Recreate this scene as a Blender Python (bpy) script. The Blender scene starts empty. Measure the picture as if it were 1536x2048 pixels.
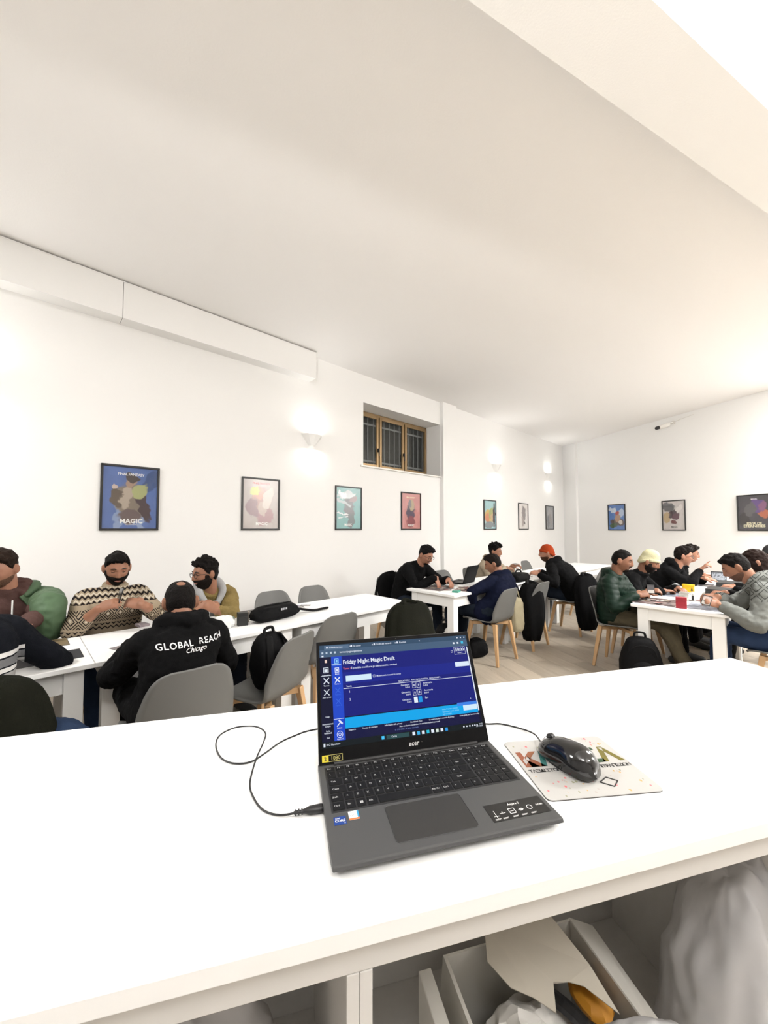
import bpy, bmesh, math, random
import numpy as np
from mathutils import Vector, Matrix, noise
from mathutils.bvhtree import BVHTree

random.seed(7)
SC = bpy.context.scene
COL = SC.collection
PI = math.pi

# ---------------------------------------------------------------- camera, world, lights, exposure
EYE = 1.46
cam_d = bpy.data.cameras.new('camera')
cam_d.sensor_fit = 'VERTICAL'
cam_d.sensor_height = 36.0
cam_d.lens = 775.0 / 2048.0 * 36.0
cam_d.clip_start = 0.05
cam = bpy.data.objects.new('camera', cam_d)
COL.objects.link(cam)
cam.location = (0, 0, EYE)
cam.rotation_euler = (PI / 2 + math.atan(34 / 775.0), 0, 0)
SC.camera = cam

SC.view_settings.view_transform = 'Standard'
SC.view_settings.look = 'None'
SC.view_settings.gamma = 1.0
SC.view_settings.use_curve_mapping = False
SC.view_settings.exposure = 1.22

world = bpy.data.worlds.new('night')
SC.world = world
world.use_nodes = True
world.node_tree.nodes['Background'].inputs[0].default_value = (0.01, 0.012, 0.018, 1)
world.node_tree.nodes['Background'].inputs[1].default_value = 0.3

CEIL = 3.86


def area(name, loc, target, sx, sy, power, col=(1, 0.985, 0.965), spread=PI):
    d = bpy.data.lights.new(name, 'AREA')
    d.shape = 'RECTANGLE'
    d.size, d.size_y = sx, sy
    d.energy = power
    d.color = col
    d.spread = spread
    o = bpy.data.objects.new(name, d)
    COL.objects.link(o)
    o.location = loc
    o.rotation_euler = (Vector(target) - Vector(loc)).to_track_quat('-Z', 'Y').to_euler()
    return o


# ceiling light panels of the room (behind and beside the camera)
LIGHT_PANELS = [(-3.4, 0.5, 60), (0.9, -1.2, 18), (4.2, -0.9, 30), (4.3, 2.5, 125), (7.2, 1.0, 115), (7.0, 4.7, 175)]
for (lx, ly, pw) in LIGHT_PANELS:
    area('ceiling_panel_light', (lx, ly, CEIL - 0.06), (lx, ly, 0), 1.2, 0.6, pw)

# unseen lamps added behind the camera to brighten the near face of the beam
for (lx, ly, pw) in ((-0.6, -1.5, 26), (2.6, -2.2, 30)):
    area('added_beam_light', (lx, ly, 3.0), (lx + 1.2, ly + 2.6, 4.2), 0.35, 0.12, pw, spread=2.0)

# ---------------------------------------------------------------- helpers


def unit(v):
    v = np.array(v, float)
    return v / (np.linalg.norm(v) + 1e-12)


A2 = np.array([0.7254, 0.6884, 0.0])      # along the left wall and the table rows
B2 = np.array([-0.6884, 0.7254, 0.0])     # towards the left wall
TH_L = math.atan2(0.6884, 0.7254)
TH_B = math.radians(-73.5)
W0 = np.array([-2.7, 3.69, 0.0])          # a point at the foot of the left wall
CORNER = np.array([5.25, 11.24, 0.0])
DB = np.array([math.cos(TH_B), math.sin(TH_B), 0])
NB = np.array([-math.sin(TH_B), math.cos(TH_B), 0])   # into the back wall

MATS = {}


def mat(name, color, rough=0.5, metal=0.0, spec=0.5, var=0.0, vscale=6.0, bump=0.0, bscale=40.0, coat=0.0, rnd=0.0, emit=0.0, sheen=0.0):
    if name in MATS:
        return MATS[name]
    m = bpy.data.materials.new(name)
    m.use_nodes = True
    nt = m.node_tree
    b = nt.nodes['Principled BSDF']
    c = tuple(color) + (1,)
    b.inputs['Base Color'].default_value = c
    b.inputs['Roughness'].default_value = rough
    b.inputs['Metallic'].default_value = metal
    b.inputs['Specular IOR Level'].default_value = spec
    b.inputs['Coat Weight'].default_value = coat
    b.inputs['Sheen Weight'].default_value = sheen
    if emit:
        b.inputs['Emission Color'].default_value = c
        b.inputs['Emission Strength'].default_value = emit
    tc = None
    if var or bump:
        tc = nt.nodes.new('ShaderNodeTexCoord')
    last = None
    if var:
        n = nt.nodes.new('ShaderNodeTexNoise')
        n.inputs['Scale'].default_value = vscale
        n.inputs['Detail'].default_value = 5
        nt.links.new(tc.outputs['Object'], n.inputs['Vector'])
        mx = nt.nodes.new('ShaderNodeMix')
        mx.data_type = 'RGBA'
        mx.inputs['A'].default_value = tuple(max(0, x * (1 - var)) for x in color) + (1,)
        mx.inputs['B'].default_value = tuple(min(1, x * (1 + var)) for x in color) + (1,)
        nt.links.new(n.outputs['Fac'], mx.inputs['Factor'])
        last = mx.outputs['Result']
    if rnd:
        oi = nt.nodes.new('ShaderNodeObjectInfo')
        hs = nt.nodes.new('ShaderNodeHueSaturation')
        mr = nt.nodes.new('ShaderNodeMapRange')
        mr.inputs['To Min'].default_value = 1 - rnd
        mr.inputs['To Max'].default_value = 1 + rnd
        nt.links.new(oi.outputs['Random'], mr.inputs['Value'])
        nt.links.new(mr.outputs['Result'], hs.inputs['Value'])
        if last:
            nt.links.new(last, hs.inputs['Color'])
        else:
            hs.inputs['Color'].default_value = c
        last = hs.outputs['Color']
    if last:
        nt.links.new(last, b.inputs['Base Color'])
    if bump:
        n2 = nt.nodes.new('ShaderNodeTexNoise')
        n2.inputs['Scale'].default_value = bscale
        n2.inputs['Detail'].default_value = 4
        nt.links.new(tc.outputs['Object'], n2.inputs['Vector'])
        bp = nt.nodes.new('ShaderNodeBump')
        bp.inputs['Strength'].default_value = bump
        bp.inputs['Distance'].default_value = 0.01
        nt.links.new(n2.outputs['Fac'], bp.inputs['Height'])
        nt.links.new(bp.outputs['Normal'], b.inputs['Normal'])
    MATS[name] = m
    return m


class MB:
    """collects shapes into one mesh"""

    def __init__(self):
        self.v, self.f, self.n = [], [], 0

    def add(self, v, f):
        v = np.asarray(v, float)
        self.v.append(v)
        k = self.n
        self.f.extend([tuple(i + k for i in q) for q in f])
        self.n += len(v)
        return self

    def quad(self, *p):
        return self.add(p, [tuple(range(len(p)))])

    def box(self, lo, hi, M=None):
        (x0, y0, z0), (x1, y1, z1) = lo, hi
        v = np.array([(x0, y0, z0), (x1, y0, z0), (x1, y1, z0), (x0, y1, z0), (x0, y0, z1), (x1, y0, z1), (x1, y1, z1), (x0, y1, z1)], float)
        if M is not None:
            v = xf(M, v)
        return self.add(v, [(0, 3, 2, 1), (4, 5, 6, 7), (0, 1, 5, 4), (1, 2, 6, 5), (2, 3, 7, 6), (3, 0, 4, 7)])

    def beam(self, p, q, wp, wq=None, up=(0, 0, 1), n=4, rot=PI / 4):
        """straight bar from p to q, n-sided, half sizes wp at p and wq at q"""
        wq = wp if wq is None else wq
        p, q = np.array(p, float), np.array(q, float)
        t = unit(q - p)
        u = np.array(up, float)
        if abs(np.dot(u, t)) > .95:
            u = np.array([1., 0, 0])
        s = unit(np.cross(t, u))
        w = np.cross(s, t)
        vs = []
        k = 1 / math.cos(PI / n) if n == 4 else 1
        for c, r in ((p, wp), (q, wq)):
            for i in range(n):
                a = rot + 2 * PI * i / n
                vs.append(c + k * r * (math.cos(a) * s + math.sin(a) * w))
        fs = [(i, (i + 1) % n, n + (i + 1) % n, n + i) for i in range(n)]
        fs += [tuple(range(n))[::-1], tuple(range(n, 2 * n))]
        return self.add(vs, fs)

    def tube(self, pts, rad, n=10, cap=True, sub=0, flat=None, up=(0, 0, 1)):
        """round tube through pts; flat = (scale sideways, scale up)"""
        pts = np.array(pts, float)
        rad = np.full(len(pts), rad, float) if np.isscalar(rad) else np.array(rad, float)
        if sub:
            pts, rad = spline(pts, rad, sub)
        k = len(pts)
        T = np.gradient(pts, axis=0)
        u = np.array(up, float)
        vs, fs = [], []
        rings = []
        prev = None
        for i in range(k):
            t = unit(T[i])
            if prev is None:
                if abs(np.dot(u, t)) > .95:
                    u = np.array([1., 0, 0.1])
                s = unit(np.cross(t, u))
            else:
                s = unit(prev - t * np.dot(prev, t))
            prev = s
            w = np.cross(s, t)
            fx, fy = flat if flat else (1, 1)
            rings.append((pts[i], s, w, t, rad[i], fx, fy))
        ext = []
        if cap:
            c, s, w, t, r, fx, fy = rings[0]
            for a in (80, 55, 28):
                ext.append((c - t * r * math.sin(math.radians(a)), s, w, t, r * math.cos(math.radians(a)), fx, fy))
        ext += rings
        if cap:
            c, s, w, t, r, fx, fy = rings[-1]
            for a in (28, 55, 80):
                ext.append((c + t * r * math.sin(math.radians(a)), s, w, t, r * math.cos(math.radians(a)), fx, fy))
        for (c, s, w, t, r, fx, fy) in ext:
            for j in range(n):
                a = 2 * PI * j / n
                vs.append(c + r * (fx * math.cos(a) * s + fy * math.sin(a) * w))
        m = len(ext)
        for i in range(m - 1):
            for j in range(n):
                fs.append((i * n + j, i * n + (j + 1) % n, (i + 1) * n + (j + 1) % n, (i + 1) * n + j))
        fs.append(tuple(range(n))[::-1])
        fs.append(tuple(range((m - 1) * n, m * n)))
        return self.add(vs, fs)

    def ball(self, c, r, n=14, m=10, M=None):
        """ellipsoid with half axes r (3) in frame M (3x3 columns)"""
        r = np.array(r if not np.isscalar(r) else (r, r, r), float)
        vs, fs = [], []
        for i in range(m + 1):
            th = PI * i / m
            for j in range(n):
                ph = 2 * PI * j / n
                vs.append((math.sin(th) * math.cos(ph), math.sin(th) * math.sin(ph), math.cos(th)))
        v = np.array(vs) * r
        if M is not None:
            v = v @ np.array(M).T
        v = v + np.array(c)
        for i in range(m):
            for j in range(n):
                fs.append((i * n + j, (i + 1) * n + j, (i + 1) * n + (j + 1) % n, i * n + (j + 1) % n))
        return self.add(v, fs)

    def grid(self, P, closed_u=False):
        """P: array (m, n, 3)"""
        m, n = P.shape[:2]
        fs = []
        for i in range(m - 1):
            for j in range(n if closed_u else n - 1):
                fs.append((i * n + j, i * n + (j + 1) % n, (i + 1) * n + (j + 1) % n, (i + 1) * n + j))
        return self.add(P.reshape(-1, 3), fs)

    def prism(self, outline, lo, hi, axis=2):
        """outline: list of 2-D points, extruded from lo to hi on axis"""
        n = len(outline)
        vs = []
        for h in (lo, hi):
            for (a, b) in outline:
                p = [a, b]
                p.insert(axis, h)
                vs.append(p)
        fs = [(i, (i + 1) % n, n + (i + 1) % n, n + i) for i in range(n)]
        fs += [tuple(range(n))[::-1], tuple(range(n, 2 * n))]
        return self.add(vs, fs)

    def move(self, M):
        self.v = [xf(M, v) for v in self.v]
        return self

    def mesh(self, name):
        me = bpy.data.meshes.new(name)
        v = np.concatenate(self.v) if self.v else np.zeros((0, 3))
        me.from_pydata(v.tolist(), [], self.f)
        me.update()
        return me


def xf(M, v):
    M = np.array(M)
    v = np.asarray(v, float)
    if M.shape == (3, 3):
        return v @ M.T
    return v @ M[:3, :3].T + M[:3, 3]


def rotz(a):
    c, s = math.cos(a), math.sin(a)
    return np.array([[c, -s, 0], [s, c, 0], [0, 0, 1.]])


def m4(R, t):
    M = np.eye(4)
    M[:3, :3] = R
    M[:3, 3] = t
    return M


def spline(pts, rad, sub):
    k = len(pts)
    if k < 3:
        tt = np.linspace(0, k - 1, (k - 1) * sub + 1)
        P = np.array([[np.interp(t, range(k), pts[:, d]) for d in range(3)] for t in tt])
        return P, np.interp(tt, range(k), rad)
    E_ = np.vstack([2 * pts[0] - pts[1], pts, 2 * pts[-1] - pts[-2]])
    out, ro = [], []
    for i in range(k - 1):
        p0, p1, p2, p3 = E_[i], E_[i + 1], E_[i + 2], E_[i + 3]
        for j in range(sub):
            t = j / sub
            out.append(.5 * ((2 * p1) + (-p0 + p2) * t + (2 * p0 - 5 * p1 + 4 * p2 - p3) * t * t + (-p0 + 3 * p1 - 3 * p2 + p3) * t ** 3))
            ro.append(rad[i] * (1 - t) + rad[i + 1] * t)
    out.append(pts[-1])
    ro.append(rad[-1])
    return np.array(out), np.array(ro)


def thing(name, label, cat, loc=(0, 0, 0), rz=0.0, group=None):
    o = bpy.data.objects.new(name, None)
    o.empty_display_size = 0.1
    COL.objects.link(o)
    o.location = tuple(loc)
    o.rotation_euler = (0, 0, rz)
    o['label'] = label
    o['category'] = cat
    if group:
        o['group'] = group
    return o


def obj(name, shape, m, parent=None, smooth=False, bevel=0.0, label=None, seg=2, sharp=None):
    me = shape.mesh(name) if isinstance(shape, MB) else shape
    o = bpy.data.objects.new(name, me)
    COL.objects.link(o)
    if m is not None and not me.materials:
        me.materials.append(m)
    if parent is not None:
        o.parent = parent
    if smooth:
        me.polygons.foreach_set('use_smooth', [True] * len(me.polygons))
        if sharp:
            try:
                me.set_sharp_from_angle(angle=math.radians(sharp))
            except Exception:
                pass
    if bevel:
        b = o.modifiers.new('bevel', 'BEVEL')
        b.width = bevel
        b.segments = seg
        b.limit_method = 'ANGLE'
        b.angle_limit = math.radians(40)
    if label:
        o['label'] = label
    return o


def solo(name, shape, m, label, cat, loc=(0, 0, 0), rz=0.0, group=None, **k):
    o = obj(name, shape, m, **k)
    o.location = tuple(loc)
    o.rotation_euler = (0, 0, rz)
    o['label'] = label
    o['category'] = cat
    if group:
        o['group'] = group
    return o


def structure(name, shape, m, parent=None, **k):
    o = obj(name, shape, m, parent, **k)
    if parent is None:
        o['kind'] = 'structure'
    return o


def dup(root, loc, rz, label=None, group=None):
    """a copy of a thing with copies of its parts and sub-parts"""
    r = root.copy()
    COL.objects.link(r)
    r.location = tuple(loc)
    r.rotation_euler = (0, 0, rz)
    if label:
        r['label'] = label
    if group:
        r['group'] = group
    for ch in list(root.children):
        c = ch.copy()
        COL.objects.link(c)
        c.parent = r
        for g in list(ch.children):
            d = g.copy()
            COL.objects.link(d)
            d.parent = c
    return r


TXT = {}


def text_shape(s, size, align='CENTER', bold=0.0, shear=0.0, spacing=1.0, extrude=0.0):
    """lettering as flat geometry in the XY plane"""
    key = (s, align, bold, shear, spacing)
    if key not in TXT:
        cu = bpy.data.curves.new('lettering', 'FONT')
        cu.body = s
        cu.align_x = align
        cu.size = 1.0
        cu.offset = bold
        cu.shear = shear
        cu.space_character = spacing
        cu.resolution_u = 2
        o = bpy.data.objects.new('lettering', cu)
        COL.objects.link(o)
        dg = bpy.context.evaluated_depsgraph_get()
        me = o.evaluated_get(dg).to_mesh()
        v = np.array([tuple(x.co) for x in me.vertices]) if len(me.vertices) else np.zeros((0, 3))
        f = [tuple(p.vertices) for p in me.polygons]
        o.evaluated_get(dg).to_mesh_clear()
        bpy.data.objects.remove(o)
        bpy.data.curves.remove(cu)
        TXT[key] = (v, f)
    v, f = TXT[key]
    return v * size, f


def put_text(mb, s, M, size, **k):
    v, f = text_shape(s, size, **k)
    if len(v):
        mb.add(xf(M, v), f)
    return mb


def remesh(mb, voxel, smooth=3, name='body'):
    me = mb.mesh('raw')
    o = bpy.data.objects.new('raw', me)
    COL.objects.link(o)
    r = o.modifiers.new('r', 'REMESH')
    r.mode = 'VOXEL'
    r.voxel_size = voxel
    if smooth:
        s = o.modifiers.new('s', 'SMOOTH')
        s.factor = 0.5
        s.iterations = smooth
    dg = bpy.context.evaluated_depsgraph_get()
    out = bpy.data.meshes.new_from_object(o.evaluated_get(dg))
    out.name = name
    bpy.data.objects.remove(o)
    bpy.data.meshes.remove(me)
    out.polygons.foreach_set('use_smooth', [True] * len(out.polygons))
    return out


def get_vn(me):
    n = len(me.vertices)
    v = np.empty(n * 3)
    me.vertices.foreach_get('co', v)
    nn = np.empty(n * 3)
    me.vertices.foreach_get('normal', nn)
    return v.reshape(-1, 3), nn.reshape(-1, 3)


def set_v(me, v):
    me.vertices.foreach_set('co', v.ravel())
    me.update()


def nz(p, sc, off=0.0):
    return noise.noise(Vector((p[0] * sc + off, p[1] * sc + off * 1.7, p[2] * sc - off)))

# ---------------------------------------------------------------- the room
WHITE = mat('white_plaster', (0.86, 0.855, 0.84), 0.75, spec=0.25, bump=0.06, bscale=120)
CEILM = mat('ceiling_paint', (0.90, 0.89, 0.88), 0.9, spec=0.1, bump=0.05, bscale=90)
TRIM = mat('white_gypsum_board', (0.86, 0.855, 0.84), 0.6, spec=0.3)
WLAQ = mat('white_laminate', (0.90, 0.90, 0.89), 0.35, spec=0.4)
WLAQ2 = mat('white_laminate_side', (0.86, 0.86, 0.845), 0.45, spec=0.3)
BLACK = mat('black_plastic', (0.012, 0.012, 0.013), 0.4)
DARKGAP = mat('dark_gap', (0.02, 0.018, 0.016), 0.9)

LW0 = W0 - A2 * 6.2                        # near end of the left wall
SL = np.dot(CORNER - W0, A2)
BW1 = CORNER + DB * 16.0                   # far end of the back wall
NW_OUT = B2                                # out of the room through the left wall
THK = 0.45

# left wall with a window opening (s along the wall, z)
ML = m4(rotz(TH_L), W0)                    # local x along the wall, local y out of the room
ws0, ws1, wz0, wz1 = 3.28, 5.18, 2.445, 3.43
w = MB()
s0, s1 = -6.2, SL + 0.2
w.box((s0, 0, 0), (ws0, THK, CEIL), ML)
w.box((ws1, 0, 0), (s1, THK, CEIL), ML)
w.box((ws0, 0, 0), (ws1, THK, wz0), ML)
w.box((ws0, 0, wz1), (ws1, THK, CEIL), ML)
structure('wall_left', w, WHITE)
MBK = m4(rotz(TH_B), CORNER)
structure('wall_back', MB().box((-0.6, 0, 0), (16.0, 0.3, CEIL), MBK), WHITE)
# front wall behind the camera
d = BW1 - LW0
th_f = math.atan2(d[1], d[0])
MF = m4(rotz(th_f), LW0)
structure('wall_front', MB().box((-0.2, -0.3, 0), (np.linalg.norm(d) + 0.2, 0, CEIL), MF), mat('grey_plaster', (.40, .39, .38), .8))
poly = [tuple(p[:2]) for p in (LW0 + B2 * .4 - A2 * .4, CORNER + B2 * .4 + A2 * .4 + NB * .2, BW1 + NB * .3 + DB * .2, BW1 - np.array([0, .3, 0]), LW0 - np.array([0, .4, 0]))][::-1]
structure('ceiling', MB().prism(poly, CEIL, CEIL + 0.2), CEILM)
floor = structure('floor', MB().prism(poly, -0.2, -0.009), mat('floor_joint', (0.12, 0.10, 0.08), 0.8))

# floor planks: the nearest ones in view each on their own, the rest joined
def floor_mat():
    m = mat('oak_laminate', (0.40, 0.345, 0.275), 0.42, spec=0.35, var=0.22, vscale=3.0, rnd=0.13)
    nt = m.node_tree
    n = [x for x in nt.nodes if x.type == 'TEX_NOISE'][0]
    mp = nt.nodes.new('ShaderNodeMapping')
    mp.inputs['Scale'].default_value = (0.6, 7.0, 1.0)
    tc = [x for x in nt.nodes if x.type == 'TEX_COORD'][0]
    nt.links.new(tc.outputs['Object'], mp.inputs['Vector'])
    nt.links.new(mp.outputs['Vector'], n.inputs['Vector'])
    n.inputs['Distortion'].default_value = 1.2
    return m


OAK = floor_mat()
PL, PW = 1.28, 0.192
pl_mesh = MB().box((0.001, 0.001, -0.009), (PL - 0.001, PW - 0.001, 0.0)).mesh('plank')
pl_mesh.materials.append(OAK)


def inroom(p):
    q = np.array([p[0], p[1], 0])
    if np.dot(q - W0, B2) > 0.35 or np.dot(q - CORNER, NB) > 0.25:
        return False
    e = rotz(th_f).T @ (q - LW0)
    return e[1] > -0.25


cand = []
for r in range(-75, 60):
    for c in range(-14, 12):
        o = CORNER + DB * (6 + c * PL + (r * 0.437 % 1) * PL) - NB * (r * PW + 6.0)
        corners = [o + DB * a * PL + NB * b_ * PW for a in (0, .5, 1) for b_ in (0, 1)]
        if not all(inroom(q) for q in corners):
            continue
        ctr = o + DB * PL / 2 + NB * PW / 2
        vis = ctr[1] > 2.3 and -1.0 < ctr[0] < ctr[1] * 1.02
        dd = math.hypot(ctr[0], ctr[1])
        pri = dd if vis else 100 + dd
        cand.append((pri, o))
cand.sort(key=lambda q: q[0])
rest = MB()
for i, (pri, o) in enumerate(cand):
    if i < 300:
        p = bpy.data.objects.new('plank', pl_mesh)
        COL.objects.link(p)
        p.parent = floor
        p.location = tuple(o)
        p.rotation_euler = (0, 0, TH_B)
    else:
        rest.box((0.001, 0.001, -0.009), (PL - .001, PW - .001, 0), m4(rotz(TH_B), o))
ro = obj('floor_planks', rest, OAK, floor)
ro['kind'] = 'stuff'

# pilasters, beam, baseboards
structure('trim_1', MB().box((5.19, -0.07, 0), (5.62, 0.0, CEIL), ML), WHITE)
structure('trim_2', MB().box((0.0, -0.07, 0), (0.52, 0.0, CEIL), MBK), WHITE)
th_bm = math.atan2(.46, .98)
MBM = m4(rotz(th_bm), (1.06, 1.442, 0))
structure('trim_3', MB().box((-6.0, 0, 3.55), (8.2, 0.31, CEIL + .01), MBM), WHITE)
structure('baseboard_left', MB().box((-6.2, -0.012, 0), (5.19, 0, 0.07), ML).box((5.62, -0.012, 0), (SL, 0, 0.07), ML), TRIM, bevel=0.003)
structure('baseboard_back', MB().box((0.52, -0.012, 0), (15.9, 0, 0.07), MBK), TRIM, bevel=0.003)

# boxed-in soffit along the left wall, with its shadow gap under the ceiling
sof = structure('trim_4', MB().box((-6.1, -0.168, 3.49), (0.10, -0.0, CEIL - 0.012), ML).box((0.104, -0.168, 3.49), (2.30, -0.0, CEIL - 0.012), ML), TRIM)
obj('shadow_gap', MB().box((-6.1, -0.150, CEIL - 0.012), (2.29, -0.0, CEIL - 0.002), ML), DARKGAP, sof)
obj('drip_edge', MB().box((-6.1, -0.17, CEIL - 0.02), (2.30, -0.168, CEIL - 0.012), ML), TRIM, sof)

# window: recessed, bronze aluminium, three sashes, grille outside
BRONZE = mat('bronze_aluminium', (0.30, 0.20, 0.10), 0.35, metal=0.6, var=0.15, vscale=3)
win = structure('window_1', MB().box((ws0 + .01, 0.335, wz0 + .03), (ws1, 0.355, wz0 + .06), ML), BRONZE)
fr = MB()
y0, y1 = 0.33, 0.38
fb, ft = wz0 + 0.03, wz1 - 0.005
fr.box((ws0, y0, fb), (ws1, y1, fb + .045), ML).box((ws0, y0, ft - .05), (ws1, y1, ft), ML)
fr.box((ws0, y0, fb), (ws0 + .045, y1, ft), ML).box((ws1 - .05, y0, fb), (ws1, y1, ft), ML)
obj('window_frame', fr, BRONZE, win, bevel=0.004)
def facing_gloss(nt, lo=.04, hi=.9, p=4.0):
    lw_ = nt.nodes.new('ShaderNodeLayerWeight')
    lw_.inputs['Blend'].default_value = .5
    pw_ = nt.nodes.new('ShaderNodeMath')
    pw_.operation = 'POWER'
    pw_.inputs[1].default_value = p
    nt.links.new(lw_.outputs['Facing'], pw_.inputs[0])
    mr_ = nt.nodes.new('ShaderNodeMapRange')
    mr_.inputs['To Min'].default_value = lo
    mr_.inputs['To Max'].default_value = hi
    nt.links.new(pw_.outputs[0], mr_.inputs['Value'])
    return mr_


GLASS = bpy.data.materials.new('window_glass')
GLASS.use_nodes = True
nt = GLASS.node_tree
nt.nodes.clear()
out = nt.nodes.new('ShaderNodeOutputMaterial')
tr = nt.nodes.new('ShaderNodeBsdfTransparent')
tr.inputs[0].default_value = (.93, .95, .94, 1)
gl = nt.nodes.new('ShaderNodeBsdfGlossy')
gl.inputs['Roughness'].default_value = 0.02
fz = facing_gloss(nt)
mx = nt.nodes.new('ShaderNodeMixShader')
nt.links.new(fz.outputs[0], mx.inputs[0])
nt.links.new(tr.outputs[0], mx.inputs[1])
nt.links.new(gl.outputs[0], mx.inputs[2])
nt.links.new(mx.outputs[0], out.inputs[0])
third = (ws1 - ws0) / 3
for i in range(3):
    a, b_ = ws0 + i * third, ws0 + (i + 1) * third
    sa = MB()
    t_ = .05
    ya, yb = 0.318, 0.352
    sa.box((a + .012, ya, fb + .03), (a + .012 + t_, yb, ft - .035), ML).box((b_ - .012 - t_, ya, fb + .03), (b_ - .012, yb, ft - .035), ML)
    sa.box((a + .062, ya, fb + .03), (b_ - .062, yb, fb + .03 + t_), ML).box((a + .062, ya, ft - .035 - t_), (b_ - .062, yb, ft - .035), ML)
    so = obj('sash', sa, BRONZE, win, bevel=0.004)
    obj('pane', MB().box((a + .055, .333, fb + .07), (b_ - .055, .337, ft - .075), ML), GLASS, so)
    if i < 2:
        obj('handle', MB().box((b_ - .045, .285, fb + .30), (b_ - .02, .318, fb + .36), ML).box((b_ - .042, .28, fb + .22), (b_ - .024, .292, fb + .36), ML), BLACK, so, bevel=0.003)
structure('trim_5', MB().box((ws0 - .06, -0.03, wz0 - 0.025), (ws1 + .06, 0.33, wz0), ML), mat('sill_stone', (0.80, 0.78, 0.74), 0.5), bevel=0.003)
GRM = mat('grille_paint', (0.20, 0.20, 0.21), 0.5)
gr = thing('window_grille', 'grey barred grille outside the high window', 'grille', xf(ML, [(ws0, .40, wz0)])[0], TH_L)
nb = 15
for i in range(nb):
    x = .06 + i * (ws1 - ws0 - .1) / (nb - 1)
    obj('bar', MB().beam((x, .012, -.05), (x, .012, 1.04), .007), GRM, gr)
for z in (.17, .80):
    obj('crossbar', MB().box((0, 0, z - .015), (1.9, .008, z + .015)), GRM, gr)
structure('wall_outside', MB().box((ws0 - .8, 1.3, 1.5), (ws1 + 1.6, 1.4, CEIL + .4), ML), mat('night_wall', (0.03, 0.035, 0.035), 0.9))

# plaster wall sconces throwing light up and down
PLASTER = mat('sconce_plaster', (0.88, 0.875, 0.86), 0.6)


def sconce(p, th, label, power=1.1):
    t = thing('wall_sconce', label, 'lamp', p, th, 'plaster wall sconces')
    # half-pyramid bowl, open above: local x along wall, -y into the room
    hw, dp, hh = 0.17, 0.12, 0.15
    top = [(-hw, 0, hh), (-hw * .62, -dp * .75, hh), (0, -dp, hh), (hw * .62, -dp * .75, hh), (hw, 0, hh)]
    bot = [(-hw * .25, 0, 0.0), (-hw * .16, -dp * .3, 0.0), (0, -dp * .38, 0.0), (hw * .16, -dp * .3, 0.0), (hw * .25, 0, 0.0)]
    s = MB()
    s.grid(np.array([bot, top]))
    ins = [(x * .93, min(y * .9, 0), z) for x, y, z in top]
    inb = [(x * .85, y * .8, z + .012) for x, y, z in bot]
    s.grid(np.array([top, ins]))
    s.grid(np.array([ins, inb]))
    obj('shade', s, PLASTER, t)
    bulb = MB().tube([(-.05, -.05, .085), (.05, -.05, .085)], .018, n=8)
    obj('bulb', bulb, mat('warm_white_bulb', (1, .97, .92), .3, emit=2.0), t, smooth=True)
    R = rotz(th)
    for (dz, tz, pw) in ((0.16, 1.0, power), (-0.02, -1.0, power * .8)):
        q = np.array(p) + R @ np.array([0, -.075, dz])
        area('sconce_light', q, q + np.array([0, 0, tz]) + R @ np.array([0, -.25, 0]), .16, .07, pw, (1, .985, .96))


for s_, z_, lb in ((2.34, 2.60, 'white plaster wall lamp left of the high window'), (7.15, 2.74, 'white plaster wall lamp past the pilaster, first of two'),
                   (9.85, 2.80, 'white plaster wall lamp nearest the room corner'), (-0.95, 2.60, 'white plaster wall lamp at the left frame edge')):
    sconce(W0 + A2 * s_ + np.array([0, 0, z_]), TH_L, lb)

# security camera on the back wall
sc_ = thing('security_camera', 'small white security camera high on the back wall', 'camera', CORNER + DB * 3.12 + np.array([0, 0, 3.66]), TH_B)
WP = mat('white_plastic', (0.75, 0.73, 0.69), 0.45)
obj('mount', MB().tube([(0.10, 0, .06), (.10, -.03, .06)], .04, n=12, cap=False), WP, sc_)
obj('bracket', MB().tube([(.10, -.03, .06), (.07, -.10, .05), (.04, -.14, .03)], .014, n=8), WP, sc_, smooth=True)
obj('housing', MB().tube([(.06, -.12, .015), (-.02, -.22, -.02)], .045, n=14, cap=True), WP, sc_, smooth=True)
obj('lens', MB().tube([(-.035, -.245, -.028), (-.06, -.28, -.04)], .036, n=14, cap=True), BLACK, sc_, smooth=True)
obj('cable', MB().tube([(.10, -.01, .07), (.3, -.004, .10), (.5, -.004, .12)], .006, n=6), WP, sc_)

# housings of the ceiling panel lights and of the lamps added to light the beam (all outside this view)
LAMP_E = mat('lamp_diffuser', (1, .98, .95), .4, emit=0.7)
for (lx, ly, pw), lb in zip(LIGHT_PANELS, ('above the left table row', 'just behind the camera', 'behind the right end of the counter', 'right of the counter end', 'over the right side of the room', 'beyond the right table row')):
    t = thing('ceiling_light', 'rectangular white ceiling light panel ' + lb, 'light', (lx, ly, CEIL - .05), 0, 'ceiling light panels')
    obj('frame', MB().box((-.64, -.34, 0), (.64, -.30, .05)).box((-.64, .30, 0), (.64, .34, .05)).box((-.64, -.30, 0), (-.60, .30, .05)).box((.60, -.30, 0), (.64, .30, .05)), TRIM, t)
    obj('diffuser', MB().box((-.60, -.30, .004), (.60, .30, .012)), LAMP_E, t)
for (lx, ly), lb in (((-0.6, -1.5), 'left'), ((2.6, -2.2), 'right')):
    t = thing('added_beam_lamp', 'white upward lamp added behind the camera to light the beam, ' + lb + ' one', 'lamp', (lx, ly, 2.9), th_f, 'added lamps behind the camera')
    obj('shade', MB().box((-.2, -.08, 0), (.2, .08, .05)), TRIM, t, bevel=.004)
    obj('added_lamp_arm', MB().beam((0, -.06, .02), (0, -.95, .02), .015), TRIM, t)

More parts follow.
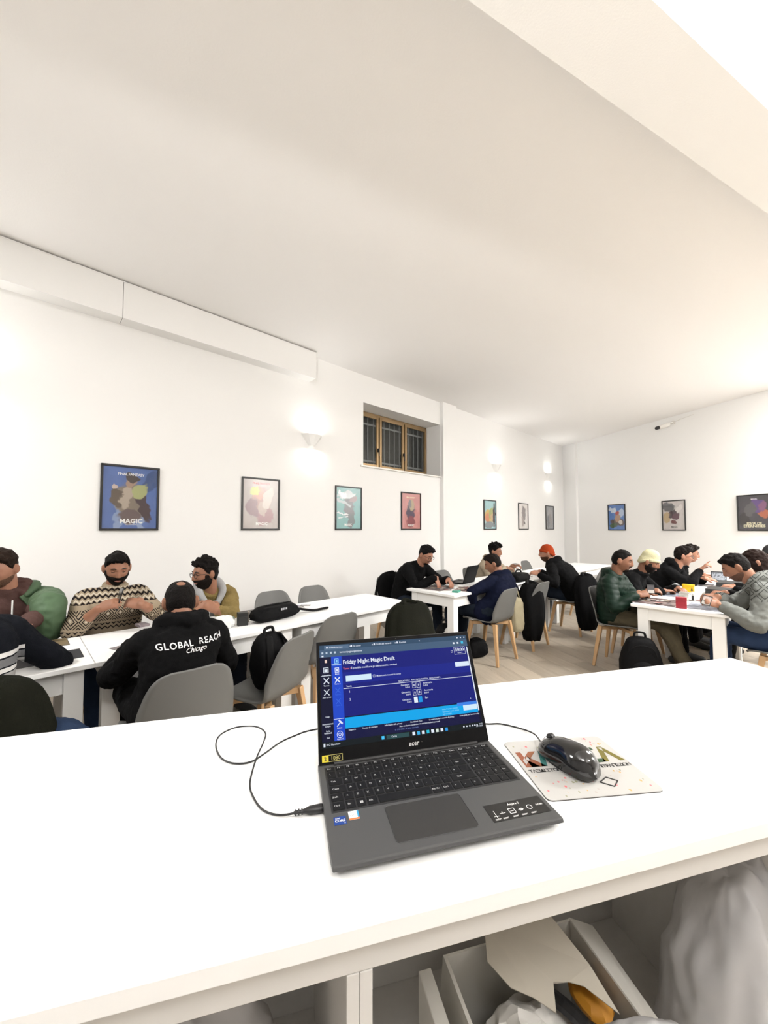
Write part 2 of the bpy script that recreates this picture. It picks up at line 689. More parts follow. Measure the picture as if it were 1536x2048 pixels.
# ---------------------------------------------------------------- posters
def print_mat(name, base, blobs, streak=None):
    """soft abstract picture print: base colour with blurred patches (x, z, rx, rz, colour, angle)"""
    m = bpy.data.materials.new(name)
    m.use_nodes = True
    nt = m.node_tree
    b = nt.nodes['Principled BSDF']
    b.inputs['Roughness'].default_value = 0.35
    tc = nt.nodes.new('ShaderNodeTexCoord')
    nz_ = nt.nodes.new('ShaderNodeTexNoise')
    nz_.inputs['Scale'].default_value = 9
    nz_.inputs['Detail'].default_value = 6
    nt.links.new(tc.outputs['Object'], nz_.inputs['Vector'])
    off = nt.nodes.new('ShaderNodeVectorMath')
    off.operation = 'SUBTRACT'
    off.inputs[1].default_value = (.5, .5, .5)
    nt.links.new(nz_.outputs['Color'], off.inputs[0])
    sc2 = nt.nodes.new('ShaderNodeVectorMath')
    sc2.operation = 'SCALE'
    sc2.inputs['Scale'].default_value = 0.16
    nt.links.new(off.outputs[0], sc2.inputs[0])
    ad = nt.nodes.new('ShaderNodeVectorMath')
    ad.operation = 'ADD'
    nt.links.new(tc.outputs['Object'], ad.inputs[0])
    nt.links.new(sc2.outputs[0], ad.inputs[1])
    cur = nt.nodes.new('ShaderNodeMix')
    cur.data_type = 'RGBA'
    cur.inputs['A'].default_value = tuple(base) + (1,)
    cur.inputs['B'].default_value = tuple(min(1, x * 1.6 + .02) for x in base) + (1,)
    nt.links.new(nz_.outputs['Fac'], cur.inputs['Factor'])
    last = cur.outputs['Result']
    for (x, z, rx, rz, col, ang) in blobs:
        mp = nt.nodes.new('ShaderNodeMapping')
        mp.vector_type = 'TEXTURE'
        mp.inputs['Location'].default_value = (x, 0, z)
        mp.inputs['Rotation'].default_value = (0, math.radians(ang), 0)
        mp.inputs['Scale'].default_value = (rx, 1.0, rz)
        nt.links.new(ad.outputs[0], mp.inputs['Vector'])
        ln = nt.nodes.new('ShaderNodeVectorMath')
        ln.operation = 'LENGTH'
        nt.links.new(mp.outputs[0], ln.inputs[0])
        mr = nt.nodes.new('ShaderNodeMapRange')
        mr.interpolation_type = 'SMOOTHSTEP'
        mr.inputs['From Min'].default_value = 1.12
        mr.inputs['From Max'].default_value = 0.86
        nt.links.new(ln.outputs['Value'], mr.inputs['Value'])
        mx = nt.nodes.new('ShaderNodeMix')
        mx.data_type = 'RGBA'
        nt.links.new(mr.outputs['Result'], mx.inputs['Factor'])
        nt.links.new(last, mx.inputs['A'])
        mx.inputs['B'].default_value = tuple(col) + (1,)
        last = mx.outputs['Result']
    nt.links.new(last, b.inputs['Base Color'])
    return m


FRAME_M = mat('black_frame', (0.014, 0.013, 0.013), 0.35)
LETTER_W = mat('white_print', (0.82, 0.82, 0.80), 0.5)
# acrylic front of the frames, slightly wavy
ACR = bpy.data.materials.new('acrylic_front')
ACR.use_nodes = True
nt = ACR.node_tree
nt.nodes.clear()
o_ = nt.nodes.new('ShaderNodeOutputMaterial')
tr = nt.nodes.new('ShaderNodeBsdfTransparent')
gl = nt.nodes.new('ShaderNodeBsdfGlossy')
gl.inputs['Roughness'].default_value = 0.04
lw = facing_gloss(nt)
wv = nt.nodes.new('ShaderNodeTexNoise')
wv.inputs['Scale'].default_value = 3.5
wv.inputs['Distortion'].default_value = 0.8
tcn = nt.nodes.new('ShaderNodeTexCoord')
bp = nt.nodes.new('ShaderNodeBump')
bp.inputs['Strength'].default_value = 0.10
bp.inputs['Distance'].default_value = 0.02
mxs = nt.nodes.new('ShaderNodeMixShader')
nt.links.new(tcn.outputs['Object'], wv.inputs['Vector'])
nt.links.new(wv.outputs['Fac'], bp.inputs['Height'])
nt.links.new(bp.outputs['Normal'], gl.inputs['Normal'])
nt.links.new(lw.outputs[0], mxs.inputs[0])
nt.links.new(tr.outputs[0], mxs.inputs[1])
nt.links.new(gl.outputs[0], mxs.inputs[2])
nt.links.new(mxs.outputs[0], o_.inputs[0])

RX = np.array([[1, 0, 0], [0, 0, -1.], [0, 1, 0]])      # XY lettering stood up into the XZ plane, facing -y


def poster(p, th, pm, label, texts=(), w=0.50, h=0.645, group='framed posters'):
    t = thing('framed_poster', label, 'poster', p, th, group)
    f = 0.020
    d = 0.022
    fr = MB()
    fr.box((0, -d, 0), (w, -.002, f)).box((0, -d, h - f), (w, -.002, h))
    fr.box((0, -d, f), (f, -.002, h - f)).box((w - f, -d, f), (w, -.002, h - f))
    obj('frame', fr, FRAME_M, t, bevel=0.0025, seg=1)
    pr = obj('print', MB().box((f - .002, -.009, f - .002), (w - f + .002, -.004, h - f + .002)), pm, t)
    mb = {}
    for (s, cx, cz, size, colm, bold, sp) in texts:
        mb.setdefault(colm, MB())
        put_text(mb[colm], s, m4(RX, (cx, -.0096, cz)), size, bold=bold, spacing=sp)
    for cm, q in mb.items():
        obj('lettering', q, cm, pr)
    obj('acrylic_pane', MB().box((f, -.0145, f), (w - f, -.0125, h - f)), ACR, t)
    return t


CREAM = mat('cream_print', (0.78, 0.74, 0.52), 0.5)
REDP = mat('red_print', (0.5, 0.06, 0.05), 0.5)
GREY1 = (.45, .42, .40)
LP = []
Z0 = 1.446
pm1 = print_mat('blue_print', (0.045, 0.095, 0.27), [(.42, .50, .07, .12, (.03, .07, .20), 20), (.16, .12, .05, .16, (.22, .30, .48), 0), (.36, .12, .04, .16, (.25, .33, .52), 5), (.25, .28, .13, .20, (.20, .16, .12), 0), (.13, .33, .045, .10, (.10, .07, .045), -15),
    (.37, .24, .05, .15, (.045, .02, .025), -12), (.22, .33, .05, .13, (.40, .33, .26), 8), (.33, .39, .07, .06, (.36, .38, .16), -25), (.25, .49, .05, .05, (.33, .22, .16), 0), (.25, .52, .06, .035, (.05, .035, .03), 0), (.12, .43, .035, .035, (.48, .38, .33), 0), (.24, .14, .10, .07, (.12, .08, .075), 0)])
pm2 = print_mat('grey_pink_print', (0.33, 0.29, 0.275), [(.25, .33, .13, .20, (.42, .27, .24), 10), (.30, .18, .12, .12, (.36, .20, .21), 25), (.14, .26, .07, .12, (.25, .15, .17), -20), (.22, .45, .08, .07, (.55, .30, .22), 0), (.16, .48, .06, .045, (.50, .55, .10), 0), (.27, .26, .05, .10, (.50, .40, .36), 0), (.34, .40, .06, .13, (.62, .55, .5), 10)])
pm3 = print_mat('teal_print_reflections', (0.10, 0.27, 0.27), [(.26, .30, .09, .22, (.13, .13, .15), -12), (.20, .52, .17, .05, (.55, .60, .62), -8), (.16, .40, .15, .03, (.45, .5, .52), 20), (.33, .45, .06, .05, (.28, .21, .23), 0), (.14, .24, .12, .015, (.72, .76, .78), 6), (.18, .19, .14, .012, (.70, .74, .75), -4), (.30, .14, .07, .12, (.10, .13, .14), 0), (.12, .52, .08, .04, (.80, .84, .85), 25)])  # pale streaks are film reflections put into the print colour
pm4 = print_mat('rose_print', (0.42, 0.17, 0.16), [(.24, .28, .10, .20, (.10, .07, .11), 5), (.26, .42, .07, .10, (.42, .32, .20), 0), (.22, .45, .05, .06, (.22, .20, .22), 0), (.24, .14, .11, .10, (.24, .06, .07), 0)])
pm5 = print_mat('sunny_print', (0.28, 0.46, 0.48), [(.20, .30, .16, .15, (.62, .45, .12), 0), (.30, .36, .10, .12, (.36, .40, .14), 20), (.15, .24, .08, .10, (.62, .22, .10), 0), (.34, .26, .06, .10, (.55, .38, .2), 0), (.42, .35, .05, .25, (.05, .04, .04), 0), (.25, .10, .22, .07, (.20, .24, .26), 0)])
pm6 = print_mat('pale_print', (0.60, 0.57, 0.55), [(.27, .38, .10, .18, (.30, .26, .26), 0), (.22, .20, .06, .12, (.45, .38, .36), 0), (.30, .16, .05, .05, (.10, .07, .07), 0)])
pm7 = print_mat('slate_print', (0.18, 0.19, 0.21), [(.25, .40, .14, .16, (.36, .35, .36), 20), (.30, .25, .08, .20, (.24, .21, .21), -20), (.16, .20, .06, .16, (.08, .09, .11), 0)])
pm8 = print_mat('sky_print', (0.05, 0.14, 0.38), [(.14, .50, .12, .06, (.55, .62, .72), 15), (.38, .42, .09, .10, (.45, .55, .70), 0), (.27, .20, .20, .10, (.10, .07, .06), 0), (.28, .30, .08, .12, (.42, .26, .17), -10), (.27, .43, .06, .05, (.40, .05, .04), 0), (.15, .12, .10, .05, (.05, .10, .04), 0), (.36, .20, .06, .05, (.65, .6, .55), 10)])
pm9 = print_mat('haze_print', (0.45, 0.42, 0.41), [(.14, .50, .14, .10, (.12, .12, .13), 15), (.24, .36, .12, .07, (.05, .025, .035), -35), (.30, .30, .07, .08, (.10, .03, .05), 30), (.36, .46, .05, .09, (.72, .68, .66), 30), (.10, .28, .07, .12, (.48, .36, .20), 0), (.24, .17, .07, .05, (.16, .05, .05), 0)])
pm10 = print_mat('nebula_print', (0.03, 0.026, 0.035), [(.30, .45, .10, .12, (.11, .05, .22), 0), (.40, .30, .07, .08, (.45, .12, .05), 0), (.20, .38, .09, .13, (.10, .09, .10), 20), (.38, .42, .06, .09, (.22, .08, .18), 0), (.10, .20, .08, .12, (.02, .015, .015), 0)])
LP = [(-0.012, pm1, 'framed blue poster, leftmost on the long white wall', [('FINAL FANTASY', .25, .545, .036, LETTER_W, .012, .85), ('MAGIC', .26, .072, .062, LETTER_W, .03, 1.0), ('THE GATHERING', .26, .052, .014, LETTER_W, .0, 1.0)]),
      (1.364, pm2, 'framed grey-pink poster, second from the left wall end', [('FINAL FANTASY', .25, .565, .036, REDP, .012, .85), ('MAGIC', .26, .062, .050, LETTER_W, .02, 1.0)]),
      (2.744, pm3, 'framed teal poster with reflections painted as pale swirls left of and below the window', [('MAGIC', .24, .062, .045, LETTER_W, .02, 1.0)]),
      (4.11, pm4, 'framed rose-coloured poster directly below the high window', [('FINAL FANTASY', .24, .545, .034, CREAM, .012, .85), ('MAGIC', .25, .062, .050, LETTER_W, .03, 1.0)]),
      (6.643, pm5, 'framed yellow and teal poster just right of the wall pilaster', []),
      (8.16, pm6, 'framed pale whitish poster between the sunny and the slate one', []),
      (9.66, pm7, 'framed slate-grey poster nearest the corner on the left wall', [])]
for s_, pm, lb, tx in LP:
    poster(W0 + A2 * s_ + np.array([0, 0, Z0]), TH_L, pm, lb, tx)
RP = [(1.50, pm8, 'framed bright blue poster, first on the back wall from the corner', []),
      (2.907, pm9, 'framed pale poster with dark diagonal shape, middle of the back wall', [('MAGIC', .26, .062, .045, BLACK, .02, 1.0)]),
      (4.327, pm10, 'framed dark purple poster on the back wall at right picture edge', [('EDGE OF', .25, .115, .055, CREAM, .03, 1.0), ('ETERNITIES', .25, .065, .064, CREAM, .035, 1.0), ('MAGIC', .26, .555, .03, LETTER_W, .02, 1.0)])]
for s_, pm, lb, tx in RP:
    poster(CORNER + DB * s_ + np.array([0, 0, Z0 - .02]), TH_B, pm, lb, tx)

# ---------------------------------------------------------------- tables
TH = 0.75


def table(label, corner, L=1.255, Wd=0.70):
    """corner: the corner nearest the camera side; local x along the row, y towards the left wall"""
    t = thing('dining_table', label, 'table', corner, TH_L, 'white wooden tables in rows')
    obj('tabletop', MB().box((0.001, 0, TH - .026), (L - .001, Wd, TH)), WLAQ, t, bevel=.003)
    i, k = .045, .085
    for (x, y) in ((i, i), (L - i - k, i), (i, Wd - i - k), (L - i - k, Wd - i - k)):
        obj('leg', MB().box((x, y, 0), (x + k, y + k, TH - .026)), WLAQ2, t, bevel=.003)
    for (a, b_) in (((i + k, i + .012), (L - i - k, i + .032)), ((i + k, Wd - i - .032), (L - i - k, Wd - i - .012)), ((i + .012, i + k), (i + .032, Wd - i - k)), ((L - i - .032, i + k), (L - i - .012, Wd - i - k))):
        obj('apron', MB().box((a[0], a[1], TH - .145), (b_[0], b_[1], TH - .026)), WLAQ2, t)
    return t


LN0 = np.array([0.27, 3.80, 0])        # near right corner of the left row
CN0 = np.array([0.75, 4.17, 0])        # near left corner of the middle row
RN0 = np.array([2.35, 3.731, 0])       # near left corner of the right row
TL = 1.245
table('white table at the right end of the left row, mostly bare', LN0 - A2 * TL)
table('white table behind the man in the lettered hoodie', LN0 - A2 * 2 * TL)
table('white table at the left picture edge with dark mats', LN0 - A2 * 3 * TL)
table('white table holding the open black laptop and loose cards', CN0)
table('white table with the black bag beside the orange beanie man', CN0 + A2 * (TL + .005))
table('white table behind the orange beanie man', CN0 + A2 * 2.65)
table('bare white table farthest back near the room corner', CN0 + A2 * 3.92)
RB = RN0 - B2 * .72
table('white table with the red deck box at right', RB, Wd=.72)
table('white table behind the one with the red deck box', RB + A2 * 1.26, Wd=.72)
table('white table at the far right, third of its row', RB + A2 * 2.52, Wd=.72)


# ---------------------------------------------------------------- chairs
SHELL = mat('grey_shell', (0.135, 0.135, 0.128), 0.45, spec=0.35)
BEECH = mat('beech_wood', (0.50, 0.31, 0.155), 0.45, var=0.18, vscale=9)


def shell_mesh():
    prof = [(.235, .425, .185), (.215, .442, .205), (.13, .448, .222), (.0, .440, .228), (-.10, .437, .225), (-.165, .455, .222), (-.205, .50, .222), (-.228, .57, .220), (-.247, .65, .210), (-.262, .72, .192), (-.272, .77, .170), (-.278, .80, .140), (-.281, .815, .095)]
    P = np.array([(p[0], p[1]) for p in prof])
    P3 = np.column_stack([P, np.zeros(len(P))])
    S, Wd = spline(P3, np.array([p[2] for p in prof]), 3)
    U = np.linspace(-1, 1, 15)
    G = np.zeros((len(S), len(U), 3))
    for i in range(len(S)):
        q = i / (len(S) - 1)
        for j, u in enumerate(U):
            y, z = S[i][0], S[i][1]
            bk = min(1, max(0, (q - .36) / .2))
            y += bk * .055 * u * u * (1 - .85 * max(0, q - .6) / .4)
            z += (1 - bk) * (.028 * abs(u) ** 3)
            G[i, j] = (u * Wd[i], y, z)
    return MB().grid(G).mesh('shell')


_sm = shell_mesh()
_sm.materials.append(SHELL)
_sm.polygons.foreach_set('use_smooth', [True] * len(_sm.polygons))


def make_chair(label):
    t = thing('dining_chair', label, 'chair', group='grey shell chairs on beech legs')
    s = obj('shell', _sm, None, t)
    so = s.modifiers.new('t', 'SOLIDIFY')
    so.thickness = .011
    so.offset = 1
    for (x, y) in ((-1, 1), (1, 1), (-1, -1), (1, -1)):
        obj('leg', MB().beam((x * .205, y * .215, 0), (x * .15, y * .145 - .01, .425), .0135, .021, up=(0, 1, 0)), BEECH, t, bevel=.004)
    for k in (-1, 1):
        obj('crossbar', MB().beam((-.15, k * .145 - .01, .405), (.15, -k * .145 - .01, .405), .017, up=(0, 0, 1)), BEECH, t, bevel=.003)
    return t


chair0 = None


def yaw(f):
    return math.atan2(-f[0], f[1])


def chair(p, f, label):
    global chair0
    a = yaw(f)
    if chair0 is None:
        chair0 = make_chair(label)
        chair0.location = (p[0], p[1], 0)
        chair0.rotation_euler = (0, 0, a)
        return chair0
    return dup(chair0, (p[0], p[1], 0), a, label)


FB = B2[:2]
chair((-1.07, 2.03), FB, 'grey shell chair under the man in the lettered black hoodie')
chair((-.76, 2.52), (-.93, .37), 'grey shell chair turned sideways with a black backpack on it')
chair((-.52, 3.17), FB + np.array([-.12, 0]), 'empty grey shell chair between the backpack chair and the laptop screen')
chair((.04, 3.42), FB, 'grey shell chair draped with a dark olive coat')
LF0 = LN0 + B2 * .70
chair((LF0 - A2 * .86 + B2 * .22)[:2], -FB, 'empty grey chair at the wall side, left of two')
chair((LF0 - A2 * .34 + B2 * .25)[:2], -FB + np.array([.06, 0]), 'empty grey chair at the wall side, right of two')
chair((-1.80, 1.66), (-.80, .60), 'grey shell chair at the bottom left with an olive coat')
chair((-2.10, 3.0), -FB, 'grey chair under the man in the patterned sweater')
chair((-1.65, 3.43), -FB, 'grey chair under the bearded man in the tan jacket')
chair((-2.62, 2.68), -FB, 'grey chair under the man in the maroon hoodie')
chair((1.20, 4.45), FB, 'grey shell chair under the man in navy, front view of its legs')
chair((1.78, 4.98), FB, 'grey shell chair hung with a black coat and a cream bag')
chair((2.66, 5.60), FB, 'grey shell chair under the orange beanie man')
chair((.20, 5.20), -FB, 'grey shell chair with a black coat behind the black sweater man')
chair((1.08, 5.92), -FB, 'empty grey chair behind the open black laptop')
chair((1.60, 6.38), -FB, 'grey chair under the curly-haired man in beige')
chair((3.45, 6.62), FB, 'empty grey chair right of the hanging black coat')
chair((3.05, 7.75), -FB, 'empty grey chair behind the orange beanie, across the far table')
chair((2.54, 4.20), -FB, 'grey shell chair under the man in the green puffer')
chair((2.98, 4.62), -FB, 'grey chair under the cream beanie man')
chair((3.64, 5.25), -FB, 'grey chair under the man raising his hand')
chair((4.15, 5.73), -FB, 'grey chair behind the man raising his hand')
chair((3.30, 3.22), FB, 'grey shell chair under the man in the grey jacket')
chair((3.80, 3.70), FB, 'grey chair under the long-haired person')
chair((4.32, 4.18), FB, 'grey chair under the person in the black cap')

# ---------------------------------------------------------------- people
SKIN = {}


def skin(tone):
    if tone not in SKIN:
        c = {'fair': (.36, .175, .112), 'mid': (.285, .134, .080), 'tan': (.22, .10, .058)}[tone]
        m = mat('skin_' + tone, c, .5, spec=.35, var=.10, vscale=35)
        b = m.node_tree.nodes['Principled BSDF']
        b.inputs['Subsurface Weight'].default_value = 0.08
        b.inputs['Subsurface Radius'].default_value = (.01, .004, .002)
        SKIN[tone] = m
    return SKIN[tone]


HN, HM = 88, 66      # head grid


def sm(a, b, x):
    t = np.clip((x - a) / (b - a), 0, 1)
    return t * t * (3 - 2 * t)


def head_grid():
    th = np.linspace(0.001, PI - 0.001, HM)[:, None]
    ph = np.linspace(0, 2 * PI, HN, endpoint=False)[None, :]
    dx = np.sin(th) * np.cos(ph)
    dy = np.sin(th) * np.sin(ph)
    dz = np.cos(th) * np.ones_like(ph)
    x, y, z = dx * .074, dy * .096, dz * .118
    t = np.clip(-z / .118, 0, 1)
    x = x * (1 - .26 * t ** 1.4)
    up_ = np.clip(z / .118, 0, 1)
    y = np.where(y < 0, y * (1 - .42 * t), y * (1 - .06 * t))
    y = y + .004 * t
    front = sm(.02, .07, y)
    g = lambda v, c, s: np.exp(-((v - c) / s) ** 2)
    ax = np.abs(x)
    # chin, brow, sockets, nose, lips, cheekbones
    y = y + front * .012 * g(x, 0, .024) * g(z, -.098, .018)
    y = y + front * .006 * g(z, .030, .011) * g(ax, .022, .028)
    y = y - front * .013 * g(ax, .031, .015) * g(z, .010, .012)
    prof = np.interp(z, [-.046, -.034, -.026, .0, .022, .035], [0, .7, 1.0, .55, .2, 0])
    y = y + front * .027 * np.exp(-(x / .0105) ** 2) * prof
    y = y + front * .006 * g(ax, .012, .007) * g(z, -.031, .008)
    y = y + front * .006 * g(x, 0, .020) * (g(z, -.056, .0065) + 1.1 * g(z, -.069, .007))
    y = y - front * .004 * g(x, 0, .022) * g(z, -.0625, .0028)
    y = y + front * .004 * g(ax, .045, .014) * g(z, -.018, .014)
    y = y - front * .003 * g(z, .062, .03) * 0
    return np.stack([x, y, z], -1)


HG = head_grid()


def grid_normals(P):
    du = np.roll(P, -1, 1) - np.roll(P, 1, 1)
    dv = np.gradient(P, axis=0)
    n = np.cross(dv, du)
    n /= (np.linalg.norm(n, axis=-1, keepdims=True) + 1e-12)
    s = np.sign((n * P).sum(-1, keepdims=True))
    return n * s


HNRM = grid_normals(HG)


def hair_thick(style):
    x, y, z = HG[..., 0], HG[..., 1], HG[..., 2]
    yy = y
    # hairline height by depth: forehead, temple, above the ear, nape
    line = np.interp(yy, [-.08, -.05, -.02, .005, .03, .055, .075], [-.075, -.068, -.03, .0, .03, .062, .070])
    m = z - line + .006 * np.sin(x * 170 + 1.3) * np.sin(x * 71) + .12 * np.clip(np.abs(x) - .03, 0, .03) * (y > .04) * -1
    base = sm(-.004, .014, m)
    topness = sm(.0, .09, z)
    if style == 'short':
        return base * (.0055 + .014 * topness) * (1 + .5 * topness * sm(.0, .06, y)) - .003
    if style == 'cropped':
        return base * (.005 + .006 * topness) - .003
    if style == 'receding':
        b = sm(-.004, .012, z - np.interp(yy, [-.08, -.05, -.02, .02, .05, .08], [-.098, -.092, -.04, .01, .06, .085]))
        bald = np.exp(-(((x) / .035) ** 2 + ((y + .042) / .035) ** 2)) * sm(.04, .09, z)
        return b * (.007 + .008 * topness) * (1 - 1.25 * bald) - .003
    if style == 'quiff':
        return base * (.008 + .022 * topness + .016 * sm(.02, .07, y) * topness) - .004
    if style == 'curly':
        return base * (.014 + .022 * topness) - .004
    if style == 'curly_top':
        return base * (.007 + .036 * topness) - .004
    if style == 'long':
        b = sm(-.004, .012, z - np.interp(yy, [-.08, .0, .04, .055, .075], [-.2, -.2, -.06, .05, .066]))
        return b * (.018 + .008 * topness) - .004
    if style == 'beanie':
        b = sm(-.002, .006, z - np.interp(yy, [-.09, -.03, .03, .09], [-.030, .006, .030, .040]))
        return b * (.012 + .012 * sm(.05, .118, z)) - .003
    if style == 'beanie_tall':
        b = sm(-.002, .006, z - np.interp(yy, [-.09, -.03, .03, .09], [-.030, .006, .026, .034]))
        return b * (.012 + .030 * sm(.05, .118, z)) - .003
    if style == 'beard':
        ax = np.abs(x)
        jaw = sm(-.028, -.044, z - .25 * np.clip(.06 - y, 0, .05)) * sm(-.03, -.005, y)
        side = .55 * sm(.045, .056, ax) * sm(.012, -.012, z) * sm(-.012, .004, y) * sm(.05, .03, y)
        tash = np.exp(-((z + .044) / .007) ** 2) * (ax < .036) * sm(.04, .06, y)
        mouth = np.exp(-(x / .019) ** 4) * np.exp(-((z + .0625) / .009) ** 4)
        b = np.maximum(np.maximum(jaw, side), tash) * (1 - mouth)
        return b * .011 - .0025
    if style == 'goatee':
        ax = np.abs(x)
        chin = sm(-.070, -.084, z) * sm(.035, .022, ax) * sm(.02, .05, y)
        tash = np.exp(-((z + .044) / .006) ** 2) * (ax < .032) * sm(.04, .06, y)
        return np.maximum(chin, tash) * .008 - .002
    if style == 'stubble':
        ax = np.abs(x)
        jaw = sm(-.04, -.06, z - .2 * np.clip(.06 - y, 0, .05)) * sm(-.03, .0, y)
        mouth = np.exp(-(x / .019) ** 4) * np.exp(-((z + .0625) / .009) ** 4)
        return jaw * (1 - mouth) * .0055 - .0018


def cap_shell(style, rough=0.0, fs=60.0, seed=0.0):
    t = hair_thick(style)
    P = HG + 0
    if rough:
        for i in range(HM):
            for j in range(HN):
                if t[i, j] > 0:
                    p = HG[i, j]
                    k = noise.noise(Vector((p[0] * fs + seed, p[1] * fs, p[2] * fs)))
                    t[i, j] *= 1 + rough * k
    Q = P + HNRM * t[..., None]
    if style in ('long',):
        low = np.clip(-.02 - HG[..., 2], 0, 1)
        Q[..., 1] -= low * .5
        Q[..., 0] *= 1 + low * 4.0
        Q[..., 2] -= low * 1.0
    keep = t > -.0015
    mb = MB()
    idx = -np.ones((HM, HN), int)
    vs = []
    fs_ = []
    for i in range(HM - 1):
        for j in range(HN):
            q = [(i, j), (i, (j + 1) % HN), (i + 1, (j + 1) % HN), (i + 1, j)]
            if sum(keep[a] for a in q) >= 3:
                for a in q:
                    if idx[a] < 0:
                        idx[a] = len(vs)
                        vs.append(Q[a])
                fs_.append(tuple(idx[a] for a in q))
    return mb.add(np.array(vs), fs_)


def rot_head(yaw_v, pitch, roll=0.0):
    """columns: right, forward, up; yaw_v = horizontal facing vector, pitch down positive"""
    f = unit([yaw_v[0], yaw_v[1], 0])
    r = np.array([f[1], -f[0], 0])
    u = np.array([0, 0, 1.])
    c, s = math.cos(pitch), math.sin(pitch)
    f2 = f * c - u * s
    u2 = u * c + f * s
    c, s = math.cos(roll), math.sin(roll)
    r2 = r * c + u2 * s
    u3 = u2 * c - r * s
    return np.column_stack([r2, f2, u3])


def ik(S, W, l1, l2, pole):
    S, W = np.array(S, float), np.array(W, float)
    d = W - S
    D = np.linalg.norm(d)
    t = d / D
    if D > (l1 + l2) * .995:
        W = S + t * (l1 + l2) * .995
        D = (l1 + l2) * .995
    a = (l1 * l1 - l2 * l2 + D * D) / (2 * D)
    h = math.sqrt(max(l1 * l1 - a * a, 1e-6))
    p = np.array(pole, float)
    p = unit(p - t * np.dot(p, t))
    return S + t * a + p * h, W


def hand(mb, W, D, N, side, curl=.5, k=1.0, point=False):
    """W wrist, D towards fingers, N out of the back of the hand, side +1 right hand (thumb on its left, palm down)"""
    D = unit(D)
    N = unit(np.array(N, float) - D * np.dot(N, D))
    T = np.cross(N, D) * side * 1.0        # thumb side
    T = T if True else -T
    M = np.column_stack([T, D, N])
    L = lambda p: np.array(W) + M @ (np.array(p) * k)
    mb.tube([L((0, -.02, 0)), L((0, .02, 0)), L((0.0, .05, 0)), L((0.0, .082, 0))], np.array([.024, .030, .035, .033]) * k, n=14, sub=2, flat=(1.15, .46), up=N)
    xs = (.031, .0105, -.0105, -.030)
    ls = (.070, .079, .073, .057)
    for i, (x, l) in enumerate(zip(xs, ls)):
        c = curl if not (point and i == 0) else .05
        a = c * 1.0
        p = np.array([x, .078, 0.0])
        pts = [p.copy() + np.array([-x * .12, -.02, 0])]
        ang = a * .6
        pts.append(p.copy())
        for q, f_ in ((.45, 1), (.32, 1.2), (.26, .8)):
            d = np.array([x * .9 * (1 - c), math.cos(ang), -math.sin(ang)])
            p = p + d / np.linalg.norm(d) * l * q
            pts.append(p.copy())
            ang += a * f_
        mb.tube([L(q) for q in pts], np.array([.010, .0098, .009, .0082, .007]) * k, n=8, sub=2)
    th = [(.022, .015, -.004), (.044, .036, -.010), (.052, .060, -.018 - .01 * curl), (.047 - .012 * curl, .083, -.026 - .012 * curl)]
    mb.tube([L(q) for q in th], np.array([.015, .0125, .0105, .008]) * k, n=8, sub=2)


def torso_loft(P, N, R, slouch, secs, up_fwd, n=28, bow=0.5):
    P, N = np.array(P, float), np.array(N, float)
    mid = (P + N) / 2 - up_fwd * slouch
    def pt(t):
        return (1 - t) ** 2 * P + 2 * t * (1 - t) * (2 * mid - .5 * P - .5 * N) + t * t * N
    rings = []
    for (t, hw, hd) in secs:
        c = pt(t)
        tg = unit(pt(t + .01) - pt(t - .01))
        w = unit(np.cross(tg, R))
        a = np.linspace(0, 2 * PI, n, endpoint=False)
        ca, sa = np.cos(a), np.sin(a)
        e = .82
        x = np.sign(ca) * np.abs(ca) ** e * hw
        y = np.sign(sa) * np.abs(sa) ** e * hd
        rings.append(c + x[:, None] * R + y[:, None] * w)
    G = np.array(rings)
    c0, c1 = G[0].mean(0, keepdims=True), G[-1].mean(0, keepdims=True)
    G = np.concatenate([np.repeat(c0, n, 0)[None] * .7 + G[:1] * .3, G, np.repeat(c1, n, 0)[None] * .7 + G[-1:] * .3])
    mb = MB().grid(G, closed_u=True)
    k = len(G) - 1
    mb.f.append(tuple(range(n)))
    mb.f.append(tuple(range(k * n, (k + 1) * n))[::-1])
    return mb, pt


def wrinkle(me, amp, sc=9.0, seed=0.0, quilt=None, P=None):
    v, n = get_vn(me)
    d = np.empty(len(v))
    for i, p in enumerate(v):
        a = noise.noise(Vector((p[0] * sc + seed, p[1] * sc, p[2] * sc * .8)))
        b = noise.noise(Vector((p[0] * sc * 2.3 + seed, p[1] * sc * 2.3, p[2] * sc * 3.0)))
        d[i] = amp * (a + .55 * (1 - 2 * abs(b)))
    if quilt:
        d += quilt * (np.abs(np.sin((v[:, 2] + .15 * v[:, 0]) * PI / .052)) ** .6 - .6)
    set_v(me, v + n * d[:, None])


